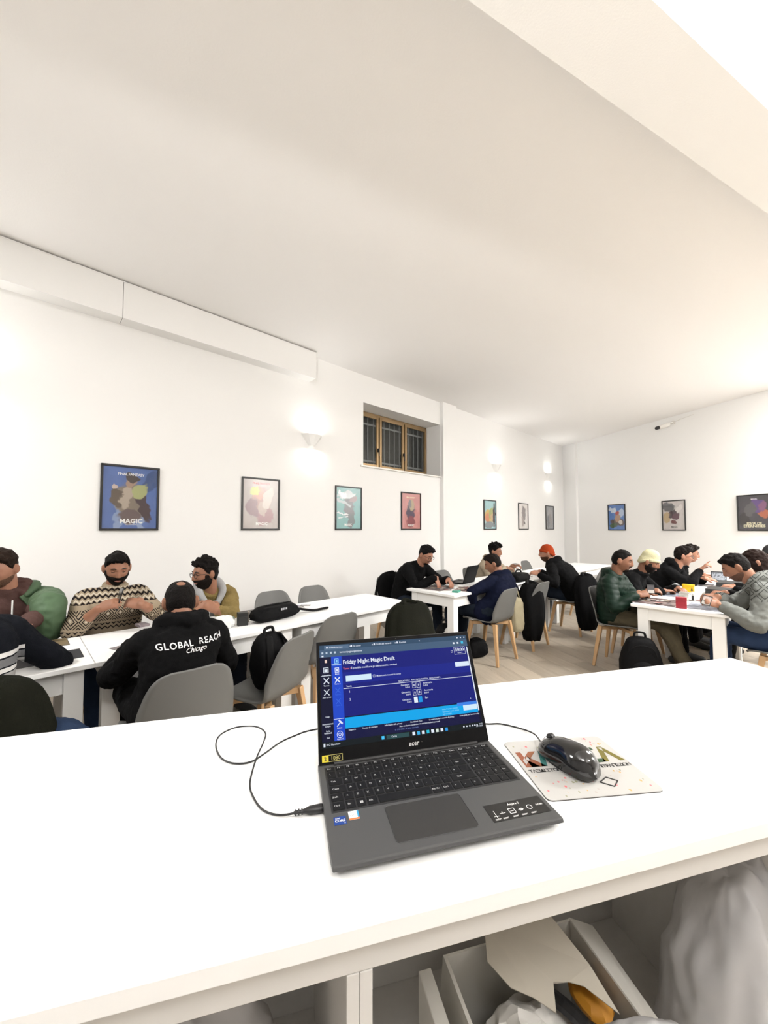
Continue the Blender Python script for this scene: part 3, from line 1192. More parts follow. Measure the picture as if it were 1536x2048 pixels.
def person(label, head, hyaw, hpitch, hips, face, handR, handL, tone='mid', hroll=0.0, top=None, legs=None, hair=('short', (.012, .009, .007)), beard=None,
           bulk=1.0, slouch=.05, poleR=None, poleL=None, vox=.0068, hood=0, puff=0.0, collar=0, glasses=False, knees=None, feet=None, sleeve=1.0, hk=1.0, hs=1.0, brow=(.015, .011, .009), shoe=(.03, .03, .03), detail=True, stand_hat=None, shoulder_drop=.0, wr=.010, neck=.062):
    head = np.array(head, float)
    hips = np.array(hips, float)
    f = unit([face[0], face[1], 0])
    R = np.array([f[1], -f[0], 0])
    Rh = rot_head(hyaw, hpitch, hroll)
    org = np.array([hips[0], hips[1], 0.0])
    t = thing('person', label, 'person', org)
    P = hips.copy()
    Nk = head + Rh @ np.array([0, -.030, -.085]) * hs + unit(P - head) * neck
    Nk[2] -= .01
    # ---- upper clothing
    fwd = unit(np.cross(unit(Nk - P), R))
    fwd = fwd if np.dot(fwd, f) > 0 else -fwd
    b = bulk
    secs = [(-.13, .16 * b, .125 * b), (-.04, .178 * b, .138 * b), (.12, .176 * b, .135 * b), (.32, .168 * b, .125 * b), (.52, .176 * b, .127 * b), (.70, .188 * b, .130 * b), (.84, .172 * b, .112 * b), (.93, .115 * b, .085), (1.0, .072, .070), (1.05, .066, .066)]
    if np.dot(np.cross(unit(Nk - P), R), f) < 0:
        R_ = -R
    else:
        R_ = R
    cl, pt = torso_loft(P, Nk, R_, slouch, secs, fwd)
    sh = pt(.86)
    wrists = []
    parts = []
    for side, hd, pole in ((1, handR, poleR), (-1, handL, poleL)):
        S = sh + R * side * .168 * (.9 + .1 * b) - np.array([0, 0, .012 + shoulder_drop])
        W, D, N_, curl = hd[:4]
        po = pole if pole is not None else R * side * .8 - np.array([0, 0, .8]) - f * .2
        El, Wc = ik(S, W, .285, .255, po)
        wrists.append((S, El, Wc, D, N_, curl, side, len(hd) > 4 and hd[4]))
        p = 1 + puff * 4
        fore = Wc - unit(Wc - El) * (.03 if sleeve >= 1 else .03 + .2 * (1 - sleeve))
        cl.tube([S - R * side * .05 + np.array([0, 0, .005]), S, S * .5 + El * .5, El, El * .5 + Wc * .5 if sleeve >= 1 else El * .6 + fore * .4, fore], np.array([.068, .069, .060, .056, .050, .042]) * b * (1 + puff * 3), n=14, sub=3)
    if hood:
        hb = pt(.97) - fwd * .075
        up_ = unit(Nk - P)
        cl.tube([Nk + R * .085 + fwd * .055 - up_ * .02, Nk + R * .098 - fwd * .03 + up_ * .025, hb + up_ * .035 - fwd * .025, Nk - R * .098 - fwd * .03 + up_ * .025, Nk - R * .085 + fwd * .055 - up_ * .02], np.array([.026, .036, .052, .036, .026]) * hood, n=12, sub=5)
        cl.ball(hb - up_ * .055 - fwd * .02, (.125 * hood, .05, .10), M=np.column_stack([R, fwd, up_]))
    if collar:
        up_ = unit(head - Nk)
        a = np.linspace(0, 2 * PI, 14)
        cl.tube([Nk + up_ * (.02 if collar < 1.3 else .045) + R * .066 * math.cos(q) + fwd * .066 * math.sin(q) for q in a], .017 * collar, n=8)
    me = remesh(cl, .0105 if vox < .006 else .0125, 2, 'top')
    wrinkle(me, wr * (1 if not puff else .6), seed=head[0] * 7, quilt=.0065 if puff else None)
    v, _ = get_vn(me)
    set_v(me, v - org)
    to = obj('top', me, top, t)
    # ---- body: one continuous figure
    bd = MB()
    hg = MB().grid(HG, closed_u=True)
    hg.f.append(tuple(range(HN)))
    hg.f.append(tuple(range((HM - 1) * HN, HM * HN))[::-1])
    for s_ in (-1, 1):
        Me = rotz(s_ * .35)
        hg.ball((s_ * .082, -.012, .002), (.011, .022, .034), n=12, m=10, M=Me)
        hg.ball((s_ * .073, -.008, -.026), (.008, .010, .012), n=8, m=6)
    hg.move(m4(Rh * hs, head))
    bd.v += hg.v
    bd.f += hg.f
    bd.n = hg.n
    bd.tube([head + Rh @ np.array([0, -.028, -.05]) * hs, Nk, pt(.86)], [.056, .058, .07], n=16, sub=3)
    tb, _ = torso_loft(P, Nk, R_, slouch, [(a_, hw * (.86 if a_ > .2 else .66) / b, hdp * (.84 if a_ > .2 else .62) / b) for (a_, hw, hdp) in secs[:-1]], fwd)
    bd.add(np.concatenate(tb.v), tb.f)
    for (S, El, Wc, D, N_, curl, side, pnt) in wrists:
        bd.tube([S - R * side * .05, S, El, El * .6 + Wc * .4, Wc, Wc + unit(D) * .02], [.05, .05, .040, .040, .027, .026], n=12, sub=3)
        hand(bd, Wc, D, N_, side, curl, hk, pnt)
    # legs
    tr_ = MB()
    tr_.ball(P + np.array([0, 0, -.005]) - f * .01, (.178 * b, .155 * b, .105), M=np.column_stack([R, f, [0, 0, 1]]))
    ft = []
    for i, side in enumerate((1, -1)):
        H = P + R * side * .092
        K = (P + R * side * .13 + f * .43 + np.array([0, 0, .0])) if knees is None else np.array(knees[i], float)
        d = K - H
        K = H + d / np.linalg.norm(d) * .44
        An = (np.array([K[0], K[1], .09]) + f * .04) if feet is None else np.array(feet[i], float)
        tr_.tube([H, H * .5 + K * .5, K, K * .45 + An * .55, An + np.array([0, 0, .0])], [.092, .084, .068, .060, .055], n=14, sub=4)
        bd.tube([H, K, An], [.055, .042, .034], n=12, sub=3)
        fd = unit([f[0] * .95 + R[0] * side * .25, f[1] * .95 + R[1] * side * .25, 0])
        if knees is not None:
            fd = unit([An[0] - H[0], An[1] - H[1], 0])
        bd.tube([An - np.array([0, 0, .03]), An + fd * .13 - np.array([0, 0, .055])], [.034, .026], n=10)
        ft.append((An, fd))
    me = remesh(tr_, .0125, 2, 'trousers')
    wrinkle(me, .007, 10, seed=head[1] * 5)
    v, _ = get_vn(me)
    set_v(me, v - org)
    obj('trousers', me, legs, t)
    for (An, fd) in ft:
        sh_ = MB()
        s2 = np.array([fd[1], -fd[0], 0])
        sh_.tube([An - fd * .055 + np.array([0, 0, -.045]), An - np.array([0, 0, .035]), An + fd * .09 + np.array([0, 0, -.052]), An + fd * .17 + np.array([0, 0, -.060])], [.040, .046, .042, .030], n=12, sub=3)
        sh_.v = [np.column_stack([q[:, 0] - org[0], q[:, 1] - org[1], np.maximum(q[:, 2], 0.002)]) for q in sh_.v]
        obj('shoe', sh_, mat('shoe_%d' % int(shoe[0] * 1000), shoe, .6), t, smooth=True)
    me = remesh(bd, vox, 1, 'body')
    v, _ = get_vn(me)
    set_v(me, v - org)
    obj('body', me, skin(tone), t)
    # ---- head features
    MH = m4(Rh * hs, head - org)
    if hair:
        st, hc = hair[:2]
        curl_ = st.startswith('curly')
        isb = st.startswith('beanie')
        hm = mat('hair_%d_%d' % (int(hc[0] * 1000), int(hc[2] * 1000)), [q * .45 for q in hc], .7, spec=.12, bump=.8, bscale=110) if not isb else mat('knit_%d_%d' % (int(hc[0] * 1000), int(hc[2] * 1000)), hc, .9, spec=.1, bump=.6, bscale=140)
        s = cap_shell(st, .75 if curl_ else (0.0 if isb else .55), 55 if curl_ else 44, head[0])
        if isb:
            # turned-up hem
            rim = []
            for q in np.linspace(0, 2 * PI, 29):
                yy = .1 * math.sin(q)
                rim.append((.081 * math.cos(q), .101 * math.sin(q) - .002, np.interp(yy, [-.09, -.03, .03, .09], [-.022, .014, .036, .046])))
            s.tube(rim, .011, n=8, cap=False, flat=(.5, 1.5))
        s.move(MH)
        obj('beanie' if isb else 'hair', s, hm, t, smooth=True)
    if stand_hat:
        s = cap_shell('beanie')
        s.move(MH)
        obj('beanie', s, stand_hat, t, smooth=True)
    if beard:
        st, bc = beard
        s = cap_shell(st, .35, 70, head[1])
        s.move(MH)
        obj('beard' if st != 'goatee' else 'moustache', s, mat('hair_%d_%d' % (int(bc[0] * 1000), int(bc[2] * 1000)), [q * .6 for q in bc], .75, spec=.1, bump=.8, bscale=110), t, smooth=True)
    if detail:
        eb = MB()
        for s_ in (-1, 1):
            eb.tube([(s_ * .014, .092, .030), (s_ * .030, .090, .0345), (s_ * .047, .078, .029)], [.0036, .0048, .0026], n=6, sub=3)
        eb.move(MH)
        obj('eyebrows', eb, mat('hair_%d_%d' % (int(brow[0] * 1000), int(brow[2] * 1000)), brow, .6), t, smooth=True)
        for s_ in (-1, 1):
            if hpitch > .2:
                lid_ = MB().ball((s_ * .031, .0715, .0105), (.0130, .0122, .0088), n=12, m=8).move(MH)
                e = obj('eyelid', lid_, skin(tone), t, smooth=True)
                ls_ = MB().tube([(s_ * .019, .0795, .006), (s_ * .031, .0838, .0035), (s_ * .043, .0775, .006)], [.0012, .0018, .0012], n=6, sub=3).move(MH)
                obj('eyelashes', ls_, mat('iris_dark', (.015, .010, .007), .15), e, smooth=True)
                continue
            ey = MB().ball((s_ * .031, .0715, .0105), (.0125, .0115, .0058), n=12, m=8).move(MH)
            e = obj('eye', ey, mat('eye_white', (.34, .29, .27), .25), t, smooth=True)
            ir = MB().ball((s_ * .031, .0795, .008), (.0060, .0046, .0054), n=10, m=6).move(MH)
            obj('iris', ir, mat('iris_dark', (.015, .010, .007), .15), e, smooth=True)
            ld = MB().tube([(s_ * .018, .080, .012), (s_ * .031, .0835, .0165), (s_ * .044, .078, .012)], [.0028, .0040, .0024], n=6, sub=3).move(MH)
            obj('eyelid', ld, skin(tone), t, smooth=True)
        lp = MB().tube([(-.020, .0855, -.0625), (-.009, .0945, -.0605), (.009, .0945, -.0605), (.020, .0855, -.0625)], [.0022, .0042, .0042, .0022], n=6, sub=3)
        lp.move(MH)
        obj('lips', lp, mat('lips', (.36, .15, .12), .45), t, smooth=True)
    if glasses:
        g = MB()
        for s_ in (-1, 1):
            q = np.linspace(0, 2 * PI, 17)
            g.tube([(s_ * .034 + .024 * math.cos(a), .103 - .004 * abs(math.cos(a)), .006 + .020 * math.sin(a)) for a in q], .0024, n=6, cap=False)
            g.tube([(s_ * .058, .099, .012), (s_ * .080, .04, .012), (s_ * .082, -.01, .008)], .0022, n=6)
        g.tube([(-.011, .104, .010), (0, .107, .012), (.011, .104, .010)], .0022, n=6)
        g.move(MH)
        obj('glasses', g, mat('glasses_frame', (.02, .015, .012), .3), t, smooth=True)
    return t, dict(R=R, f=f, fwd=fwd, pt=pt, Nk=Nk, P=P, org=org, top=to, MH=MH, wr=wrists)


class X:
    """small arithmetic on node sockets"""

    def __init__(s, nt, k):
        s.nt, s.k = nt, k

    def _m(s, op, o=None, o2=None):
        n = s.nt.nodes.new('ShaderNodeMath')
        n.operation = op
        for i, q in enumerate((s, o, o2)):
            if q is None:
                continue
            if isinstance(q, X):
                s.nt.links.new(q.k, n.inputs[i])
            else:
                n.inputs[i].default_value = q
        return X(s.nt, n.outputs[0])

    def __add__(s, o): return s._m('ADD', o)
    def __sub__(s, o): return s._m('SUBTRACT', o)
    def __mul__(s, o): return s._m('MULTIPLY', o)
    def __truediv__(s, o): return s._m('DIVIDE', o)
    def abs(s): return s._m('ABSOLUTE')
    def fract(s): return s._m('FRACT')
    def lt(s, o): return s._m('LESS_THAN', o)
    def gt(s, o): return s._m('GREATER_THAN', o)
    def max(s, o): return s._m('MAXIMUM', o)
    def min(s, o): return s._m('MINIMUM', o)
    def band(s, a, b): return s.gt(a) * s.lt(b)


def coords(nt, ang=0.0):
    tc = nt.nodes.new('ShaderNodeTexCoord')
    mp = nt.nodes.new('ShaderNodeMapping')
    mp.inputs['Rotation'].default_value = (0, 0, ang)
    nt.links.new(tc.outputs['Object'], mp.inputs['Vector'])
    sp = nt.nodes.new('ShaderNodeSeparateXYZ')
    nt.links.new(mp.outputs[0], sp.inputs[0])
    return [X(nt, sp.outputs[i]) for i in range(3)]


def mixc(nt, fac, a, b):
    mx = nt.nodes.new('ShaderNodeMix')
    mx.data_type = 'RGBA'
    nt.links.new(fac.k, mx.inputs['Factor'])
    for q, nm in ((a, 'A'), (b, 'B')):
        if isinstance(q, tuple):
            mx.inputs[nm].default_value = q + (1,)
        else:
            nt.links.new(q, mx.inputs[nm])
    return mx.outputs['Result']


def cloth(name, c, var=.12, bump=.25, bscale=220, rough=.9, sheen=0.0):
    return mat(name, c, rough, spec=.12, var=var, vscale=14, bump=bump, bscale=bscale, sheen=sheen)


def sweater_mat(face):
    m = cloth('nordic_knit', (.33, .265, .185), .10, .5, 260)
    nt = m.node_tree
    b = nt.nodes['Principled BSDF']
    base = b.inputs['Base Color'].links[0].from_socket
    x, y, z = coords(nt, -yaw(face))
    dark, light = (.016, .012, .012), (.55, .49, .39)
    tri = ((x / .034).fract() - .5).abs() * .034
    q = ((z + tri - .885) / .043).fract()
    zone = z.band(.925, 1.035)
    col = mixc(nt, zone * q.band(.02, .36), base, dark)
    col = mixc(nt, zone * q.band(.50, .72), col, light)
    # diamonds
    dx = ((x / .075).fract() - .5).abs() * 2
    dz = ((z - .845) / .048).abs()
    r = dx + dz
    zn = z.band(.795, .895)
    ring = ((r * 2.4).fract()).band(.0, .42)
    col = mixc(nt, zn * ring, col, dark)
    col = mixc(nt, zn * r.lt(.2), col, light)
    q2 = ((z + tri - .75) / .03).fract()
    col = mixc(nt, z.band(.735, .78) * q2.band(.0, .34), col, dark)
    nt.links.new(col, b.inputs['Base Color'])
    return m


def stripe_mat():
    m = cloth('striped_knit', (.005, .006, .009), .2, .4, 160)
    nt = m.node_tree
    b = nt.nodes['Principled BSDF']
    base = b.inputs['Base Color'].links[0].from_socket
    x, y, z = coords(nt, -yaw((-.69, .73)))
    z = z * x.band(-.3, .215) * y.lt(.22)
    w_, g_ = (.62, .61, .59), (.15, .15, .155)
    col = mixc(nt, z.band(.878, .897), base, w_)
    col = mixc(nt, z.band(.838, .871), col, g_)
    col = mixc(nt, z.band(.815, .832), col, w_)
    col = mixc(nt, z.band(.765, .810), col, (.33, .32, .31))
    nt.links.new(col, b.inputs['Base Color'])
    return m


def quilt_mat():
    m = cloth('grey_quilted', (.165, .172, .160), .10, .35, 240)
    nt = m.node_tree
    b = nt.nodes['Principled BSDF']
    base = b.inputs['Base Color'].links[0].from_socket
    x, y, z = coords(nt, -yaw((-.69, .73)))
    u = (y * .9 + z * .8) / .085
    v = (y * .8 - z * .9) / .085
    a = ((u.fract() - .5).abs() * 2).max((v.fract() - .5).abs() * 2)
    col = mixc(nt, a.band(.66, .80) * z.gt(.88), base, (.045, .047, .045))
    nt.links.new(col, b.inputs['Base Color'])
    return m


JEANS = cloth('blue_denim', (.022, .038, .080), .3, .3, 400)
DARKJ = cloth('dark_denim', (.012, .017, .027), .3, .3, 400)
BLK = cloth('black_cotton', (.0032, .0032, .0036), .2, .3, 200)
BLK2 = cloth('black_trousers', (.005, .005, .0055), .2)
OLV = cloth('olive_trousers', (.09, .075, .048), .25, .4, 60)
NAVY = cloth('navy_fleece', (.0038, .0058, .019), .2, .3, 160)
UP = (0, 0, 1)


def torso_patch(info, secs, a0, a1, grow, n=18):
    rows = []
    for (t_, hw, hd) in secs:
        c = info['pt'](t_)
        tg = unit(info['pt'](t_ + .01) - info['pt'](t_ - .01))
        R = info['R']
        w_ = unit(np.cross(tg, R))
        a = np.radians(np.linspace(a0, a1, n))
        ca, sa = np.cos(a), np.sin(a)
        e = .82
        x = np.sign(ca) * np.abs(ca) ** e * hw * grow
        y = np.sign(sa) * np.abs(sa) ** e * hd * grow
        rows.append(c + x[:, None] * R + y[:, None] * w_ - info['org'])
    return MB().grid(np.array(rows))


def shellobj(name, mb, m, parent, thick=.012, wr=.006, seed=0.0, label=None, sub=2):
    me = mb.mesh(name)
    o = obj(name, me, m, parent, smooth=True, label=label)
    s = o.modifiers.new('sub', 'SUBSURF')
    s.levels = s.render_levels = sub
    q = o.modifiers.new('t', 'SOLIDIFY')
    q.thickness = thick
    q.offset = 1
    return o


BODY_SECS = [(-.10, .178, .135), (.05, .178, .137), (.25, .172, .13), (.45, .172, .127), (.65, .186, .130), (.80, .180, .118), (.90, .135, .095), (.97, .085, .078)]

# --- the man in the patterned sweater
pE, iE = person('man in beige sweater with zigzag and diamond bands, looking down at his hands', (-1.987, 2.90, 1.165), (.66, -.75), .30, (-2.09, 2.99, .53), (.69, -.73),
    ((-1.905, 2.60, .925), (.62, .05, .28), (.1, -.75, .65), .55), ((-1.66, 2.70, .935), (-.72, -.10, .18), (.1, -.75, .65), .55), 'mid', top=sweater_mat((.69, -.73)), legs=JEANS,
    hair=('short', (.010, .008, .007)), beard=('beard', (.014, .010, .008)), bulk=1.14, vox=.0057, collar=1.1, sleeve=.55, slouch=.03, poleR=(-.35, -.35, -.85), poleL=(.55, .3, -.7), wr=.006)

# --- the bearded man in the tan jacket
TAN = cloth('tan_corduroy', (.205, .150, .055), .18, .5, 90)
GREYH = cloth('grey_hoodie', (.36, .36, .36), .1, .3, 200)
pF, iF = person('bearded man with glasses in tan jacket and grey hood, head turned left', (-1.465, 3.20, 1.092), (-.62, -.79), .12, (-1.60, 3.47, .53), (.69, -.73),
    ((-1.40, 2.92, .845), (.55, .2, .35), (.5, -.6, .5), .95), ((-1.25, 2.95, .84), (-.55, -.1, .42), (.5, -.7, .3), .95), 'mid', top=TAN, legs=DARKJ,
    hair=('curly', (.012, .009, .008)), beard=('beard', (.016, .011, .009)), bulk=1.1, vox=.0057, glasses=True, slouch=.05, wr=.013)
shellobj('hoodie_front', torso_patch(iF, BODY_SECS[2:], 62, 122, 1.15), GREYH, pF, .010)
hb = MB()
Nk, R, fw, up_ = iF['Nk'], iF['R'], iF['fwd'], unit(iF['Nk'] - iF['P'])
hb.tube([q - iF['org'] for q in (Nk + R * .05 + fw * .095 - up_ * .05, Nk + R * .095 + fw * .02 + up_ * .02, Nk + R * .06 - fw * .085 + up_ * .035, Nk - R * .06 - fw * .085 + up_ * .035, Nk - R * .095 + fw * .02 + up_ * .02, Nk - R * .05 + fw * .095 - up_ * .05)], [.022, .034, .042, .042, .034, .022], n=12, sub=5)
obj('hood', hb, GREYH, pF, smooth=True)
for s_ in (-1, 1):
    obj('drawstring', MB().tube([q - iF['org'] for q in (Nk + R * .028 * s_ + fw * .125 - up_ * .06, Nk + R * .034 * s_ + fw * .155 - up_ * .13, Nk + R * .03 * s_ + fw * .165 - up_ * .2)], .0045, n=6, sub=3), mat('cord_white', (.7, .7, .68), .7), pF)

# --- the man in the maroon hoodie with a green jacket over his shoulder
MAROON = cloth('maroon_hoodie', (.088, .048, .042), .15, .3, 200)
GREEN = mat('sage_jacket', (.075, .130, .068), .6, spec=.3, var=.12, vscale=9)
pA, iA = person('man with brown hair in maroon hoodie at the left edge, green jacket over one shoulder', (-2.555, 2.60, 1.19), (.18, -.98), .28, (-2.60, 2.70, .53), (.69, -.73),
    ((-2.32, 2.25, .885), (.45, .3, .0), (.3, -.5, .8), .7), ((-2.17, 2.36, .88), (-.55, -.2, .1), (.3, -.4, .85), .7), 'fair', top=MAROON, legs=JEANS,
    hair=('quiff', (.040, .022, .014)), beard=('stubble', (.22, .12, .08)), bulk=1.02, vox=.0057, hood=1.0, slouch=.04, brow=(.04, .022, .014), poleL=(.55, .45, -.75))
obj('drawstring', MB().tube([iA['Nk'] + iA['fwd'] * .10 - iA['R'] * .03 - iA['org'] + np.array([0, 0, q]) + iA['fwd'] * w_ for q, w_ in ((-.05, .02), (-.10, .045), (-.18, .06))], .005, n=6), mat('cord_white', (.7, .7, .68), .7), pA)
jk = torso_patch(iA, BODY_SECS, 118, 236, 1.22)
shellobj('green_jacket', jk, GREEN, pA, .018)
sl = MB()
S, El = iA['wr'][1][0], iA['wr'][1][1]
o_ = iA['org']
sl.tube([S + iA['R'] * .03 + np.array([0, 0, .02]) - o_, S - iA['R'] * .035 - o_ + np.array([0, 0, -.02]), El - iA['R'] * .05 - o_ - np.array([0, 0, -.06]), El - iA['R'] * .06 + np.array([0.0, .0, -.10]) - o_], [.080, .098, .095, .080], n=18, sub=4)
me = remesh(sl, .012, 2, 'jacket_sleeve')
wrinkle(me, .010, 9, 3.1)
obj('jacket_sleeve', me, GREEN, pA)
up_ = unit(iA['Nk'] - iA['P'])
obj('jacket_collar', MB().tube([iA['Nk'] - o_ + q for q in (-iA['R'] * .10 + iA['fwd'] * .07 - up_ * .03, -iA['R'] * .145 + iA['fwd'] * .0 + up_ * .015, -iA['R'] * .13 - iA['fwd'] * .08 + up_ * .01, -iA['R'] * .03 - iA['fwd'] * .125)], [.02, .03, .032, .028], n=10, sub=4), GREEN, pA, smooth=True)

# --- the man seen from behind in the lettered hoodie
pG, iG = person('man seen from behind in black hoodie with white lettering, seated in grey chair', (-1.145, 2.20, 1.045), (-.55, .83), .30, (-1.13, 2.08, .53), (-.6884, .7254),
    ((-1.12, 2.50, .80), (-.6, .5, 0), UP, .4), ((-1.46, 2.28, .80), (-.1, .7, 0), UP, .4), 'mid', top=BLK, legs=BLK2,
    hair=('receding', (.012, .009, .008)), bulk=1.04, vox=.0057, hood=1.0, collar=1.4, slouch=.08, poleR=(.5, .1, -.85), poleL=(-.45, -.45, -.8), wr=.011, neck=.022)
# white lettering laid on the back of the hoodie
me = iG['top'].data
v, _ = get_vn(me)
bvh = BVHTree.FromPolygons([tuple(q) for q in v], [tuple(p.vertices) for p in me.polygons])
mb = MB()
cx = np.array([-.985, 2.02, 0]) - iG['org']
for (s, zc, size, bold, shear, spc, dx) in (('GLOBAL  REACH', .868, .040, .012, 0, 1.12, 0.0), ('Chicago', .838, .034, .006, .35, .95, .01)):
    tv, tf = text_shape(s, size, bold=bold, shear=shear, spacing=spc)
    out = []
    for q in tv:
        o3 = np.array([cx[0], cx[1], zc]) + iG['R'] * (q[0] + dx) + np.array([0, 0, q[1]]) - iG['f'] * .6
        hit = bvh.ray_cast(Vector(o3), Vector(iG['f']), 1.5)
        p = np.array(hit[0]) if hit[0] is not None else o3 + iG['f'] * .6
        out.append(p - iG['f'] * .004)
    mb.add(np.array(out), tf)
obj('lettering', mb, mat('white_transfer', (.8, .8, .8), .6), pG)

# --- the striped person at the bottom left, head outside the picture
person('person in dark jumper with white and grey stripes leaning on the left table', (-2.10, 1.93, 1.15), (-.75, .66), .35, (-1.86, 1.72, .53), (-.69, .73),
    ((-1.92, 2.18, .81), (-.8, .5, 0), UP, .4), ((-2.32, 1.95, .81), (-.5, .8, 0), UP, .4), 'mid', top=stripe_mat(), legs=JEANS, bulk=1.1, slouch=.10,
    poleR=(.9, -.1, -.5), knees=((-1.42, 1.74, .535), (-2.20, 2.08, .53)), feet=((-1.38, 1.80, .09), (-2.22, 2.14, .09)))

# --- middle row of tables
pH, iH = person('man with glasses in black sweater sorting cards at the middle table', (.528, 4.95, 1.125), (.74, -.67), .45, (.26, 5.17, .53), (.69, -.73),
    ((.63, 4.74, .865), (.30, -.35, -.75), (.6, -.5, .5), .35), ((.79, 4.80, .84), (.2, -.6, -.3), (.5, -.2, .8), .5), 'fair', top=BLK, legs=DARKJ,
    hair=('quiff', (.010, .008, .008)), beard=('goatee', (.02, .014, .012)), bulk=1.06, glasses=True, slouch=.07, poleR=(-.6, -.3, -.7), poleL=(.3, .6, -.6))
BEIGE = cloth('beige_hoodie', (.36, .30, .22), .12)
person('curly-haired man in beige hoodie facing right behind the navy jacket', (1.784, 6.25, 1.095), (.86, -.51), .12, (1.64, 6.36, .53), (.69, -.73),
    ((1.86, 5.93, .87), (.75, .1, -.1), (.0, -.4, .9), .5), ((1.99, 6.03, .89), (.7, -.35, .1), (.2, -.3, .9), .6), 'mid', top=BEIGE, legs=DARKJ, hair=('curly_top', (.010, .008, .007)), hood=1.0, slouch=.04)
person('man in navy jacket seen from behind, head turned left, on front grey chair', (1.335, 4.75, 1.03), (-.95, .30), .35, (1.21, 4.47, .53), (-.6884, .7254),
    ((1.45, 4.98, .80), (-.6, .4, 0), UP, .4), ((1.02, 4.58, .53), (-.55, .5, -.4), (-.4, -.2, .8), .4), 'mid', top=NAVY, legs=DARKJ, hair=('short', (.018, .012, .010)), bulk=1.1, hood=1.0, slouch=.09,
    poleL=(-.8, -.5, .1))
person('man in orange beanie and black hoodie, seen in profile', (2.347, 5.60, 1.105), (-.92, .39), .02, (2.72, 5.56, .53), (-.6884, .7254),
    ((2.36, 5.88, .82), (-.7, .5, 0), UP, .4), ((2.16, 5.42, .83), (-.75, .45, .2), (-.3, -.5, .8), .6), 'fair', top=BLK, legs=DARKJ, hair=('beanie', (.30, .042, .011)), beard=('stubble', (.10, .05, .03)), bulk=1.1, hood=1.1, slouch=.06,
    poleL=(-.3, -.7, -.6))

# --- right row of tables
PUFF = mat('green_puffer', (.0040, .0150, .0088), .55, spec=.16, var=.2, vscale=10)
pL_, iL = person('man in dark green puffer jacket in profile, holding a dark card', (2.532, 4.15, 1.118), (.80, -.60), .18, (2.49, 4.23, .53), (.6884, -.7254),
    ((2.53, 3.91, .80), (.75, -.1, .15), (.1, -.7, .7), .7), ((2.68, 3.99, .82), (.6, -.4, .2), (.3, -.5, .8), .7), 'tan', top=PUFF, legs=OLV, hair=('cropped', (.010, .008, .007)), beard=('goatee', (.02, .014, .011)),
    bulk=1.10, hood=.9, puff=.01, slouch=.03, poleR=(-.45, -.4, -.7), poleL=(.2, .7, -.6), feet=((2.86, 3.62, .09), (2.93, 3.84, .09)))
person('man in cream beanie and black jacket leaning on his crossed arms', (3.057, 4.50, 1.075), (.82, -.57), .32, (2.93, 4.67, .53), (.6884, -.7254),
    ((3.02, 4.22, .79), (.8, .2, 0), UP, .4), ((3.32, 4.42, .79), (-.1, -.7, 0), UP, .4), 'tan', top=BLK, legs=BLK2, hair=('beanie_tall', (.55, .52, .33)), beard=('beard', (.02, .015, .012)), bulk=1.08, collar=1.2, slouch=.07)
person('man with glasses in black hoodie raising one hand, finger up', (3.919, 5.10, 1.10), (.88, -.47), .12, (3.60, 5.29, .53), (.6884, -.7254),
    ((3.95, 4.87, .945), (.45, -.30, .65), (-.5, .3, .6), .8, True), ((4.05, 4.93, .835), (.65, -.45, -.1), (.1, -.2, .95), .3), 'fair', top=BLK, legs=BLK2, hair=('quiff', (.018, .012, .010)), bulk=1.1, glasses=True, hood=1.1, slouch=.04,
    poleR=(-.35, -.65, -.6))
person('dark-haired person mostly hidden behind the man raising his hand', (4.325, 5.50, 1.105), (.88, -.47), .12, (4.13, 5.76, .53), (.6884, -.7254),
    ((4.42, 5.45, .80), (.6, -.5, 0), UP, .5), ((4.60, 5.62, .80), (.5, -.6, 0), UP, .5), 'mid', top=BLK, legs=BLK2, hair=('quiff', (.020, .013, .010)), bulk=1.0, slouch=.05)
pO, iO = person('man in grey quilted jacket in profile at the right edge, holding cards', (3.081, 3.40, 1.122), (-.74, .67), .50, (3.34, 3.19, .53), (-.6884, .7254),
    ((2.93, 3.42, .865), (-.85, .25, .0), (-.2, -.4, .9), .55), ((2.80, 3.25, .825), (-.65, .35, .25), (-.3, -.75, .6), .6), 'mid', top=quilt_mat(), legs=JEANS, hair=('short', (.012, .009, .008)), beard=('stubble', (.20, .11, .08)), bulk=1.12, hood=1.0, slouch=.09,
    poleL=(.3, -.6, -.75), poleR=(.7, .6, -.5), wr=.014)
person('person with long dark brown hair behind the grey quilted jacket', (3.678, 3.85, 1.125), (-.74, .67), .25, (3.83, 3.66, .53), (-.6884, .7254),
    ((3.55, 4.05, .80), (-.7, .5, 0), UP, .5), ((3.30, 3.85, .80), (-.6, .6, 0), UP, .5), 'fair', top=BLK, legs=BLK2, hair=('long', (.028, .013, .009)), bulk=.98, slouch=.05)
person('person in black cap at the right edge, farthest along that row', (4.165, 4.15, 1.165), (-.60, .30), .10, (4.34, 4.18, .53), (-.6884, .7254),
    ((4.05, 4.50, .80), (-.7, .5, 0), UP, .5), ((3.85, 4.28, .80), (-.6, .6, 0), UP, .5), 'fair', top=BLK, legs=BLK2, hair=None, stand_hat=mat('black_knit', (.012, .012, .013), .9, bump=.5, bscale=140), bulk=1.05, slouch=.04)

# ---------------------------------------------------------------- counter and shelf units
O2 = np.array([-.368, .392, 0])
TH_C = math.atan2(.247, .969)
MC = m4(rotz(TH_C), O2)
CT = .99
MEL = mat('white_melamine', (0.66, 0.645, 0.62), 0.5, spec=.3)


def cpos(x, y, z=0.0):
    return xf(MC, [(x, y, z)])[0]


